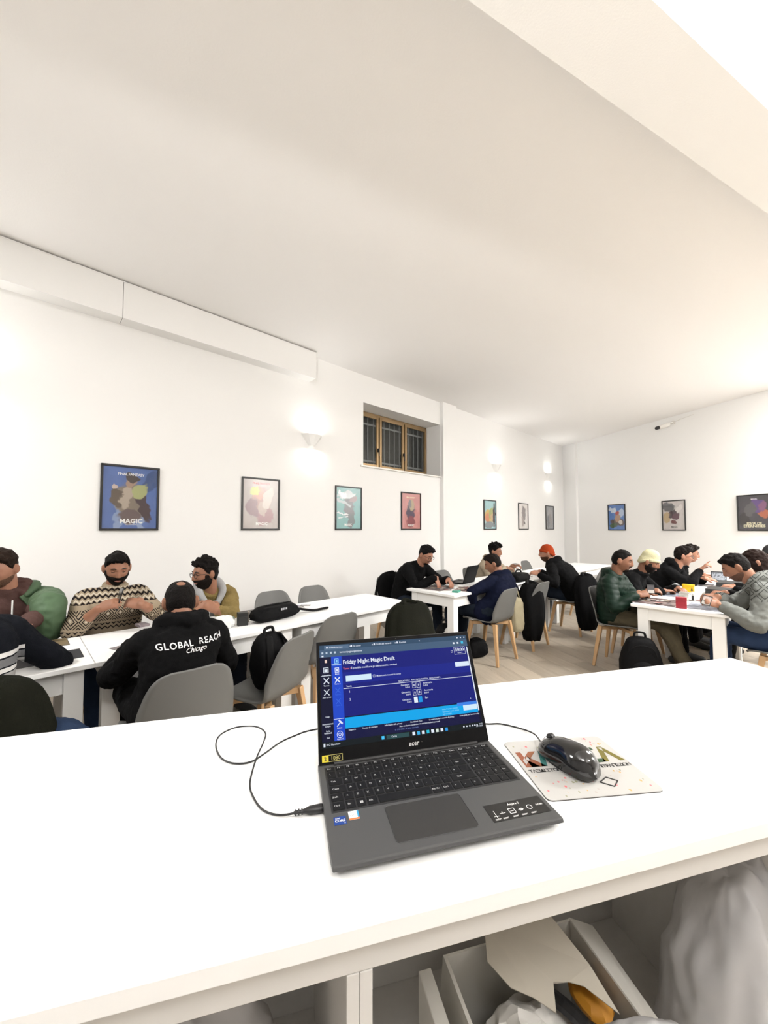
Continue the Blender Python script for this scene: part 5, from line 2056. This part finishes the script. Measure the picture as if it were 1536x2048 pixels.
mb = MB().grid(np.array(G), closed_u=True)
mb.f.append(tuple(range(28)))
mb.f.append(tuple(range(24 * 28, 25 * 28))[::-1])
obj('body', mb, GLB, mouse, smooth=True)
obj('scroll_wheel', MB().tube([(-.004, .038, .034), (.004, .038, .034)], .009, n=14, cap=False), BLACK, mouse, smooth=True, sharp=40)
obj('button_seam', MB().tube([(0, .060, .020), (0, .052, .030), (0, .030, .0405), (0, .012, .0445)], .0006, n=5), BLACK, mouse)
obj('base_skate', MB().prism([(.028 * math.cos(a), .056 * math.sin(a)) for a in np.linspace(0, 2 * PI, 24, endpoint=False)], 0, .004), BLACK, mouse)
Minv = np.linalg.inv(m4(rotz(mth), mo))
zc = CT + .0022
cable = [(-.134, .658, zc + .004), (-.17, .654, zc + .001), (-.203, .668, zc), (-.231, .702, zc), (-.245, .729, zc + .002), (-.252, .765, zc + .006), (-.256, .805, zc + .010), (-.258, .852, zc + .012), (-.264, .884, zc + .013), (-.285, .908, zc + .013), (-.311, .920, zc + .011), (-.347, .920, zc + .007), (-.370, .896, zc + .003), (-.364, .860, zc), (-.335, .816, zc), (-.302, .796, zc), (-.269, .800, zc), (-.247, .825, zc + .003), (-.225, .860, zc + .006), (-.198, .884, zc + .008), (-.161, .905, zc + .010),
         (-.05, .955, zc + .002), (.08, .985, zc), (.18, .972, zc), (.243, .953, zc), (.279, .953, zc), (.319, .932, zc), (.341, .900, zc + .003)]
fr_ = xf(m4(rotz(mth), mo), [(0, .061, .010)])[0]
cable = np.array(cable + [tuple(fr_)])
obj('cable', MB().tube(xf(Minv, cable), .0017, n=8, sub=5), BLACK, mouse, smooth=True)
plug_dir = unit([math.cos(TH_C), math.sin(TH_C), 0])
pe = np.array([-.134, .658, zc + .004])
pq = MB().tube([pe - plug_dir * .012, pe - plug_dir * .002, pe + plug_dir * .004, pe + plug_dir * .012, pe + plug_dir * .030], [.0034, .0034, .0042, .0072, .0078], n=12, sub=2, flat=(1, .8))
pq.move(Minv)
obj('plug', pq, BLACK, mouse, smooth=True)
for k in range(3):
    c_ = pe - plug_dir * (.012 - k * .005)
    obj('strain_relief', MB().tube(xf(Minv, [c_, c_ + plug_dir * .0022]), .0046, n=10, cap=False), BLACK, mouse)

# ---------------------------------------------------------------- things on the tables
T0 = TH


def card_mat(n, c):
    return mat('card_' + n, c, .4, var=.45, vscale=45)


def card(p, ang, mname, c, label, z=T0, group='loose trading cards', w_=.063, h_=.088):
    t = thing('playing_card', label, 'card', (p[0], p[1], z), ang, group)
    obj('card', MB().box((-w_ / 2, -h_ / 2, 0), (w_ / 2, h_ / 2, .0006)), mat('card_black_border', (.02, .02, .02), .4), t)
    obj('picture', MB().box((-w_ / 2 + .004, -.004, .0006), (w_ / 2 - .004, h_ / 2 - .008, .0008)), card_mat(mname, c), t)
    obj('text_box', MB().box((-w_ / 2 + .005, -h_ / 2 + .006, .0006), (w_ / 2 - .005, -.008, .0008)), mat('card_text', (.45, .43, .40), .5), t)
    return t


def deck(p, ang, size, c, name, label, z=T0, lid=True, cat='deck box', roughness=.45, mm=None):
    """rectangular box with a separate lid and lip"""
    t = thing(name, label, cat, (p[0], p[1], z), ang)
    x, y, h_ = size
    m = mm or mat(name + '_%d_%d' % (int(c[0] * 999), int(c[2] * 999)), c, roughness)
    k = .68 if lid else 1.0
    obj('body', MB().box((-x / 2, -y / 2, 0), (x / 2, y / 2, h_ * k)), m, t, bevel=.002)
    if lid:
        obj('lid', MB().box((-x / 2 - .001, -y / 2 - .001, h_ * k + .001), (x / 2 + .001, y / 2 + .001, h_)), m, t, bevel=.002)
    return t


def mat_sheet(p, ang, size, m, label, z=T0, cat='playmat', name='playmat'):
    x, y = size
    t = thing(name, label, cat, (p[0], p[1], z), ang)
    obj('sheet', MB().box((-x / 2, -y / 2, 0), (x / 2, y / 2, .002)), m, t)
    obj('stitched_edge', MB().box((-x / 2 - .002, -y / 2 - .002, 0), (x / 2 + .002, -y / 2, .0024)).box((-x / 2 - .002, y / 2, 0), (x / 2 + .002, y / 2 + .002, .0024)).box((-x / 2 - .002, -y / 2, 0), (-x / 2, y / 2, .0024)).box((x / 2, -y / 2, 0), (x / 2 + .002, y / 2, .0024)), BLACK, t)
    return t


def blotch(n, cols, sc=6):
    m = mat('blotch_' + n, cols[0], .45, var=.3, vscale=sc)
    nt = m.node_tree
    nn = [x for x in nt.nodes if x.type == 'TEX_NOISE'][0]
    mx = [x for x in nt.nodes if x.type == 'MIX'][0]
    rp = nt.nodes.new('ShaderNodeValToRGB')
    rp.color_ramp.interpolation = 'EASE'
    e = rp.color_ramp.elements
    e[0].position, e[0].color = .34, cols[0] + (1,)
    e[1].position, e[1].color = .66, cols[-1] + (1,)
    for i, c in enumerate(cols[1:-1]):
        q = e.new(.34 + .32 * (i + 1) / (len(cols) - 1))
        q.color = c + (1,)
    nt.links.new(nn.outputs['Fac'], rp.inputs[0])
    nt.links.new(rp.outputs[0], nt.nodes['Principled BSDF'].inputs['Base Color'])
    return m


# left row
mat_sheet((-2.13, 2.36), TH_L, (.36, .20), blotch('bronze', [(.05, .035, .02), (.20, .15, .08), (.09, .08, .07)]), 'bronze-brown patterned mat at the left table edge')
mat_sheet((-1.86, 2.14), TH_L, (.34, .20), mat('dark_mat', (.012, .014, .02), .6), 'dark blue-black mat near the striped arm')
solo('dice', crumple((0, 0, .012), (.014, .014, .012), .1, 1.2, 1, 10, 8), mat('amber', (.65, .36, .06), .3), 'small amber die on the dark mat', 'die', (-1.86, 2.22, T0 + .0025), 0)
card((-1.585, 2.345), TH_L + .3, 'grey', (.25, .22, .24), 'single trading card lying left of the lettered hoodie')
cs = thing('card_pack', 'small stack of trading cards in front of the patterned sweater', 'card stack', (-1.775, 2.875, T0), TH_L + .2)
for k in range(5):
    obj('card', MB().box((-.0315 + .003 * (k % 2), -.044, k * .0035), (.0315 + .003 * (k % 3), .044, k * .0035 + .003)), card_mat('stack', (.30, .25, .26)), cs)
solo('phone', MB().box((-.036, -.074, 0), (.036, .074, .008)), GLB, 'phone with dark glass held by the man in the patterned sweater', 'phone', (-1.80, 2.66, .985), .6, bevel=.003)
bpy.data.objects['phone'].rotation_euler = (math.radians(75), 0, -.75)
solo('crumpled_wrapper', crumple((0, 0, .035), (.075, .06, .05), .15, 1.6, 4, 30, 20, lo=-.033), mat('clear_wrap', (.66, .67, .66), .3), 'crumpled clear plastic wrapper beside the tan jacket', 'wrapper', (-1.16, 2.83, T0), .3, smooth=True, sharp=30)
solo('snack_packet', crumple((0, 0, .02), (.065, .035, .022), .1, 1.5, 6, 20, 14, lo=-.018), mat('green_foil', (.10, .16, .11), .35), 'green foil packet behind the clear wrapper', 'packet', (-1.20, 2.99, T0), 1.0, smooth=True, sharp=30)
deck((-1.045, 2.895), .55, (.072, .05, .095), (.010, .010, .010), 'black_deck_box', 'black deck box standing left of the black pouch')
deck((-1.055, 2.985), .5, (.05, .03, .08), (.30, .24, .18), 'tan_deck_box', 'small tan box just behind the black deck box')
mat_sheet((-1.22, 3.27), TH_L, (.34, .16), mat('grey_mat', (.16, .15, .14), .7), 'rolled-out grey mat behind the black pouch')


def soft_box(name, label, cat, loc, ang, size, m, amp=.06, seed=0.0, sub=18, taper=.12, top_round=1.6):
    """stuffed bag: rounded box with sagging top"""
    x, y, h_ = size
    mb = MB().ball((0, 0, 0), 1, 36, 24)
    out = []
    for p in mb.v[0]:
        q = np.sign(p) * np.abs(p) ** .55
        k = 1 + amp * noise.noise(Vector((p[0] * 2.2 + seed, p[1] * 2.2, p[2] * 2.2))) + amp * .6 * noise.noise(Vector((p[0] * 6 + seed, p[1] * 6, p[2] * 6)))
        tpr = 1 - taper * max(0, q[2])
        zz = (q[2] + 1) / 2
        out.append((q[0] * x / 2 * k * tpr, q[1] * y / 2 * k * tpr, max(0.0, zz * h_ * (1 + .3 * (k - 1)))))
    mb.v[0] = np.array(out)
    t = thing(name, label, cat, loc, ang)
    obj('body', mb, m, t, smooth=True)
    return t


NYL = mat('black_nylon', (.003, .003, .0035), .7, spec=.12, var=.3, vscale=20, bump=.3, bscale=50)
NYL2 = mat('black_webbing', (.006, .006, .0065), .7, spec=.15)
GREYL = mat('grey_print', (.40, .40, .42), .5)
pouch = soft_box('black_pouch', 'long black fabric pouch with strap on the left table row', 'bag', (-.86, 3.10, T0), .95, (.42, .16, .115), NYL, .09, 2.0)
obj('strap', MB().tube([(.20, 0, .05), (.28, -.01, .03), (.36, -.05, .014), (.44, -.06, .012), (.50, -.08, .016)], .014, n=8, flat=(1.5, .7), sub=4), NYL2, pouch, smooth=True)
obj('zip', MB().tube([(-.16, 0, .116), (0, -.01, .119), (.16, 0, .114)], .004, n=6, sub=3), NYL2, pouch)
m_ = MB()
for k in range(4):
    m_.box((-.012 + k * .016, -.085, .078), (-.002 + k * .016, -.0815, .094))
obj('badge', m_, GREYL, pouch)
deck((-.835, 3.42), .8, (.10, .065, .045), (.62, .60, .58), 'white_deck_box', 'low white box behind the black pouch', lid=False)
mat_sheet((-.98, 3.60), TH_L + .1, (.16, .085), mat('black_case', (.012, .012, .014), .4), 'flat black wallet near the wall-side empty chairs', cat='wallet', name='wallet')
for k, (dx, dy, a) in enumerate(((0, 0, .2), (.06, .04, .9), (-.05, .03, -.4), (.02, -.06, 1.4))):
    card((-.79 + dx, 3.60 + dy), TH_L + a, 'violet%d' % (k % 2), ((.20, .15, .26), (.34, .31, .33))[k % 2], ('violet card, first on the small heap left of the bare table end', 'pale card in the small heap, nearest the wall chairs', 'violet card in the small heap, nearest the black wallet', 'pale card in the small heap, nearest the near table edge')[k], z=T0 + k * .001, group='heap of loose cards on the left row')

# middle row
mat_sheet((.585, 4.73), TH_L + PI / 2, (.46, .30), blotch('hplay', [(.02, .02, .03), (.20, .16, .15), (.06, .05, .07)], 9), 'dark playmat in front of the black sweater man')
mat_sheet((.99, 4.60), TH_L + .25, (.34, .26), blotch('red', [(.17, .045, .05), (.24, .12, .11), (.07, .04, .05)], 8), 'dusky red playmat at the near edge of the middle table')
rr = random.Random(11)
cols = [('brown', (.25, .16, .10)), ('pale', (.45, .36, .33)), ('dark', (.05, .045, .05)), ('rose', (.35, .15, .14)), ('sand', (.42, .33, .24))]
k = 0
for (cx_, cy_, n_, wh_) in ((.68, 4.62, 7, 'near the front corner'), (.78, 4.78, 6, 'in the middle of the spread'), (.94, 4.62, 4, 'on the dusky red playmat'), (.60, 4.86, 3, 'by the sorting hands')):
    for i in range(n_):
        nm, c = cols[k % 5]
        card((cx_ + rr.uniform(-.10, .10), cy_ + rr.uniform(-.10, .10)), rr.uniform(0, 6), nm, c, nm + ' trading card on the middle table ' + wh_, z=T0 + .0026 + k * .0008, group='cards spread on the middle table')
        k += 1
deck((.815, 4.40), TH_L + .3, (.095, .07, .018), (.05, .28, .20), 'teal_deck', 'flat teal card packet at the near edge of the middle table', z=T0 + .0, lid=False, cat='card packet')
# black laptop seen from behind and the side
LBK = mat('laptop_black', (.004, .004, .0045), .6, spec=.12)
lap2 = thing('black_laptop', 'open black laptop with its lid towards the camera on the middle table', 'laptop', (1.02, 5.19, T0), TH_L + math.radians(188))
obj('base', MB().box((-.17, -.12, .002), (.17, .12, .018)), LBK, lap2, bevel=.003)
obj('keyboard', MB().box((-.15, -.02, .018), (.15, .09, .0188)), mat('keyboard_dark', (.03, .03, .03), .5), lap2)
obj('touchpad', MB().box((-.05, -.11, .018), (.05, -.04, .0184)), GUN2, lap2)
tl = math.radians(18)
M2 = m4(np.column_stack([[1, 0, 0], [0, math.sin(tl), math.cos(tl)], [0, -math.cos(tl), math.sin(tl)]]), (0, .115, .02))
obj('lid', MB().box((-.17, 0, -.006), (.17, .225, 0), M2), LBK, lap2, bevel=.002)
obj('display', MB().box((-.162, .012, 0), (.162, .215, .0006), M2), mat('screen_off', (.01, .01, .012), .15), lap2)
bag2 = soft_box('shoulder_bag', 'low black bag on the middle table right of the navy jacket', 'bag', (1.83, 5.31, T0), TH_L, (.36, .22, .12), NYL, .1, 7.0)
obj('handle', MB().tube([(-.08, 0, .11), (-.05, 0, .15), (.05, 0, .15), (.08, 0, .11)], .010, n=8, sub=4), NYL2, bag2, smooth=True)
mat_sheet((2.10, 5.84), TH_L, (.20, .16), mat('paper_white', (.62, .61, .58), .7), 'sheet of white paper in front of the orange beanie man', cat='paper', name='paper_sheet')
deck((2.06, 5.80), TH_L, (.066, .05, .02), (.30, .25, .2), 'card_stack', 'low stack of cards by the orange beanie man', z=T0 + .003, lid=False, cat='card stack')
card((2.03, 6.00), .4, 'dark', (.05, .04, .05), 'card held up by the curly-haired man', z=.93)
bpy.data.objects[-1] if False else None

# right row
mat_sheet((2.68, 3.83), TH_L + PI / 2, (.34, .42), blotch('rplay', [(.012, .010, .012), (.10, .06, .06), (.22, .17, .16), (.03, .03, .035)], 9), 'dark patterned playmat in front of the green puffer jacket')
mat_sheet((3.13, 4.26), TH_L + PI / 2, (.30, .38), blotch('bluegrey', [(.06, .08, .12), (.20, .22, .26), (.10, .10, .12)], 7), 'blue-grey playmat in front of the cream beanie man')
mat_sheet((2.93, 3.56), TH_L + PI / 2, (.26, .36), blotch('steel', [(.10, .12, .18), (.30, .32, .38), (.03, .03, .04)], 7), 'steel-blue playmat in front of the grey quilted jacket')
mat_sheet((4.02, 5.0), TH_L + PI / 2, (.30, .36), blotch('dim', [(.03, .03, .04), (.10, .10, .12), (.02, .02, .02)], 7), 'dark playmat under the raised hand')
deck((2.672, 3.515), TH_L - PI / 2 + .1, (.078, .048, .098), (.30, .012, .025), 'red_deck_box', 'red deck box standing at the front edge of the right table', z=T0)
yb = deck((3.43, 4.40), TH_L - PI / 2, (.105, .06, .085), (.68, .43, .01), 'yellow_deck_box', 'yellow deck box with small black print on the right table', z=T0)
m_ = MB()
m_.ball((.035, -.0325, .050), (.006, .001, .006), 10, 8).box((.028, -.0325, .028), (.042, -.031, .040)).box((.024, -.0325, .018), (.046, -.031, .024))
obj('print', m_, BLACK, yb)
CLR = mat('clear_plastic', (.78, .78, .72), .15, spec=.5)
CLR.node_tree.nodes['Principled BSDF'].inputs['Transmission Weight'].default_value = .6
deck((2.985, 3.885), TH_L - PI / 2, (.075, .05, .085), (.78, .78, .7), 'clear_deck_box', 'clear plastic card box between the red and yellow boxes', z=T0, mm=CLR)
lb_ = thing('glue_stick', 'small upright tube with dark label beside the clear box', 'tube', (3.05, 3.86, T0), 0)
obj('tube', MB().tube([(0, 0, 0), (0, 0, .07)], .010, n=14, cap=False), CLR, lb_, smooth=True, sharp=40)
obj('label', MB().tube([(0, 0, .012), (0, 0, .052)], .0106, n=14, cap=False), BLACK, lb_, smooth=True, sharp=40)
obj('cap', MB().tube([(0, 0, .066), (0, 0, .090)], .0112, n=14, cap=False), WP, lb_, smooth=True, sharp=40)
rr = random.Random(3)
for i in range(9):
    nm, c = cols[i % 5]
    card((2.66 + rr.uniform(-.14, .14), 3.84 + rr.uniform(-.13, .13)), rr.uniform(0, 6), nm, c, nm + ' trading card on the playmat by the green puffer', z=T0 + .0026 + i * .0008, group='cards on the playmat by the green puffer')
for i in range(5):
    nm, c = cols[(i + 2) % 5]
    card((3.10 + rr.uniform(-.10, .10), 3.80 + rr.uniform(-.08, .10)), rr.uniform(0, 6), nm, c, nm + ' trading card between the clear box and the quilted jacket', z=T0 + .0026 + i * .0008, group='cards by the quilted jacket')
for i in range(6):
    nm, c = cols[(i + 1) % 5]
    card((3.98 + rr.uniform(-.14, .14), 4.92 + rr.uniform(-.12, .12)), rr.uniform(0, 6), nm, c, nm + ' trading card on the dark playmat under the raised hand', z=T0 + .0026 + i * .0008, group='cards under the raised hand')
hc = card((2.715, 3.29), .3, 'pale', (.45, .36, .33), 'trading card held by the man in the grey quilted jacket', z=.86, group='cards held in hands')
hc.rotation_euler = (math.radians(60), .2, -.9)
hc = card((2.665, 3.90), .3, 'dark', (.05, .045, .05), 'dark card held by the man in the green puffer', z=.86, group='cards held in hands')
hc.rotation_euler = (math.radians(75), 0, -.4)
fr_ = thing('card_display', 'dark framed photo card standing on the far right table', 'display', (4.60, 5.36, T0), TH_L - PI / 2 + .35)
obj('panel', MB().box((-.085, -.004, 0), (.085, .004, .125)), BLACK, fr_, bevel=.002)
obj('picture', MB().box((-.075, -.0052, .010), (.075, -.004, .112)), blotch('photo', [(.02, .025, .03), (.25, .27, .30), (.06, .07, .09)], 22), fr_)
deck((3.62, 4.22), TH_L, (.28, .20, .07), (.012, .012, .012), 'black_case', 'flat black case behind the yellow deck box', z=T0, cat='case')
deck((4.25, 4.78), TH_L, (.36, .24, .06), (.012, .012, .013), 'black_storage_case', 'larger black case on the far right table', z=T0, cat='case')

# ---------------------------------------------------------------- bags and coats


def backpack(loc, f, size, label, badge=True, lean=0.0, m=None):
    m = m or NYL
    x, y, h_ = size
    t = soft_box('backpack', label, 'backpack', loc, yaw(f), size, m, .05, loc[0], taper=.30)
    pk = MB().ball((0, -y * .42, h_ * .33), (x * .36, y * .26, h_ * .26), 24, 16)
    obj('front_pocket', pk, m, t, smooth=True)
    obj('handle', MB().tube([(-.045, .02, h_ * .95), (-.035, .02, h_ * 1.07), (.035, .02, h_ * 1.07), (.045, .02, h_ * .95)], .010, n=8, sub=4), NYL2, t, smooth=True)
    for s_ in (-1, 1):
        obj('shoulder_strap', MB().tube([(s_ * .06, y * .40, h_ * .9), (s_ * .10, y * .56, h_ * .6), (s_ * x * .42, y * .46, h_ * .15)], .018, n=8, flat=(1.3, .4), sub=4), NYL2, t, smooth=True)
    obj('zip', MB().tube([(-x * .36, -y * .34, h_ * .5), (-x * .26, -y * .42, h_ * .80), (0, -y * .44, h_ * .88), (x * .26, -y * .42, h_ * .80), (x * .36, -y * .34, h_ * .5)], .004, n=6, sub=4), NYL2, t, smooth=True)
    if badge:
        bd_ = MB().box((-.035, -y * .68 - .003, h_ * .42), (.035, -y * .68 + .004, h_ * .50))
        obj('badge', bd_, mat('dark_badge', (.06, .06, .065), .35), t)
    if lean:
        t.rotation_euler = (lean, 0, t.rotation_euler[2])
    return t


bk = backpack((-.70, 2.53, .455), (-.93, .37), (.29, .16, .34), 'black backpack with pale lettering sitting on the sideways grey chair', badge=False)
bk.rotation_euler = (math.radians(12), 0, yaw((.93, -.37)))
m_ = MB()
for k, (x, z) in enumerate(((.02, .30), (.035, .285), (.03, .27), (-.05, .20), (-.045, .185))):
    m_.box((x - .008, -.098, z - .004), (x + .008, -.088, z + .004))
obj('lettering', m_, WHP, bk)
backpack((2.35, 3.60, 0), (.35, .94), (.34, .20, .47), 'black backpack standing on the floor by the right table leg')
backpack((.70, 4.42, 0), (-.3, .95), (.28, .18, .40), 'black backpack with a white front under the near corner of the middle table', badge=False)
obj('white_panel', MB().ball((.01, -.075, .27), (.085, .04, .11), 18, 14), mat('white_cloth', (.70, .69, .67), .8), bpy.data.objects['backpack.002'], smooth=True)
soft_box('floor_bag', 'small black bag lying under the navy jacket man\'s chair', 'bag', (1.05, 4.52, 0), .4, (.26, .20, .20), NYL, .12, 4.0)


def drape(name, label, loc, f, levels, m, folds=7, amp=.10, seed=0.0, n=44, cat='coat'):
    """coat hung over a chair back: levels = (z, half width, half depth, forward shift)"""
    rows = []
    for (z, hw, hd, sh) in levels:
        r = []
        for a in np.linspace(0, 2 * PI, n, endpoint=False):
            k = 1 + amp * math.sin(folds * a + seed + z * 3) * (1 - .75 * (z - levels[-1][0]) / (levels[0][0] - levels[-1][0])) + .05 * noise.noise(Vector((math.cos(a) * 2 + seed, math.sin(a) * 2, z * 6)))
            r.append((hw * k * np.sign(math.cos(a)) * abs(math.cos(a)) ** .8, hd * k * math.sin(a) + sh, z + .012 * noise.noise(Vector((a * 2, seed, z)))))
        rows.append(r)
    mb = MB().grid(np.array(rows), closed_u=True)
    mb.f.append(tuple(range(n)))
    t = thing(name, label, cat, (loc[0], loc[1], 0), yaw(f))
    o = obj('cloth', mb, m, t, smooth=True)
    s = o.modifiers.new('s', 'SUBSURF')
    s.levels = s.render_levels = 1
    q = o.modifiers.new('t', 'SOLIDIFY')
    q.thickness = .012
    obj('collar', MB().tube([(-.07, -.02 + levels[0][3], levels[0][0] - .01), (0, .05 + levels[0][3], levels[0][0] + .012), (.07, -.02 + levels[0][3], levels[0][0] - .01)], .022, n=10, sub=4), m, t, smooth=True)
    return t


OLIVEC = cloth('dark_olive_coat', (.0065, .007, .004), .25, .35, 120)
COATB = cloth('black_coat', (.0035, .0035, .004), .2, .35, 120)
CREAMC = cloth('cream_canvas', (.42, .37, .25), .15, .35, 90)
drape('olive_coat', 'dark olive coat hanging over the chair behind the laptop screen', (.205, 3.24), FB, ((.85, .07, .045, 0), (.835, .15, .065, 0), (.79, .215, .075, 0), (.70, .245, .085, -.01), (.55, .27, .10, -.03), (.40, .285, .11, -.05), (.25, .29, .11, -.05)), OLIVEC, 9, .10, 1.0)
drape('olive_parka', 'dark olive parka over the chair at the bottom left corner', (-1.61, 1.52), (-.80, .60), ((.86, .07, .055, 0), (.84, .16, .085, 0), (.79, .225, .10, 0), (.70, .25, .11, -.01), (.55, .27, .12, -.03), (.40, .275, .12, -.05), (.28, .27, .12, -.05)), OLIVEC, 8, .10, 2.0)
drape('black_coat', 'black coat hanging low from the chair nearest the middle table end', (1.80, 4.79), (-.30, .95), ((.80, .05, .05, 0), (.77, .11, .075, 0), (.68, .145, .09, 0), (.55, .155, .10, -.01), (.40, .145, .10, -.02), (.25, .12, .09, -.02), (.12, .085, .07, -.01)), COATB, 7, .10, 3.0)
cb = soft_box('tote_bag', 'cream canvas bag hanging beside the low black coat', 'bag', (1.60, 4.72, .22), .3, (.17, .12, .42), CREAMC, .12, 6.0, taper=.15)
obj('handle', MB().tube([(-.04, 0, .38), (-.02, .03, .50), (.04, .05, .50), (.05, 0, .38)], .009, n=6, sub=3), CREAMC, cb, smooth=True)
drape('long_black_coat', 'long black coat hanging behind the orange beanie man', (2.77, 5.36), (-.3, .95), ((.83, .05, .05, 0), (.79, .12, .075, 0), (.70, .165, .09, 0), (.55, .175, .10, -.01), (.38, .165, .10, -.02), (.22, .14, .09, -.02), (.10, .10, .07, -.01)), COATB, 7, .10, 5.0)
drape('black_jacket', 'black jacket over the chair behind the black sweater man', (.08, 5.36), -FB, ((.86, .07, .05, 0), (.84, .15, .07, 0), (.76, .21, .08, 0), (.60, .235, .09, -.01), (.45, .24, .10, -.03)), COATB, 8, .08, 7.0)
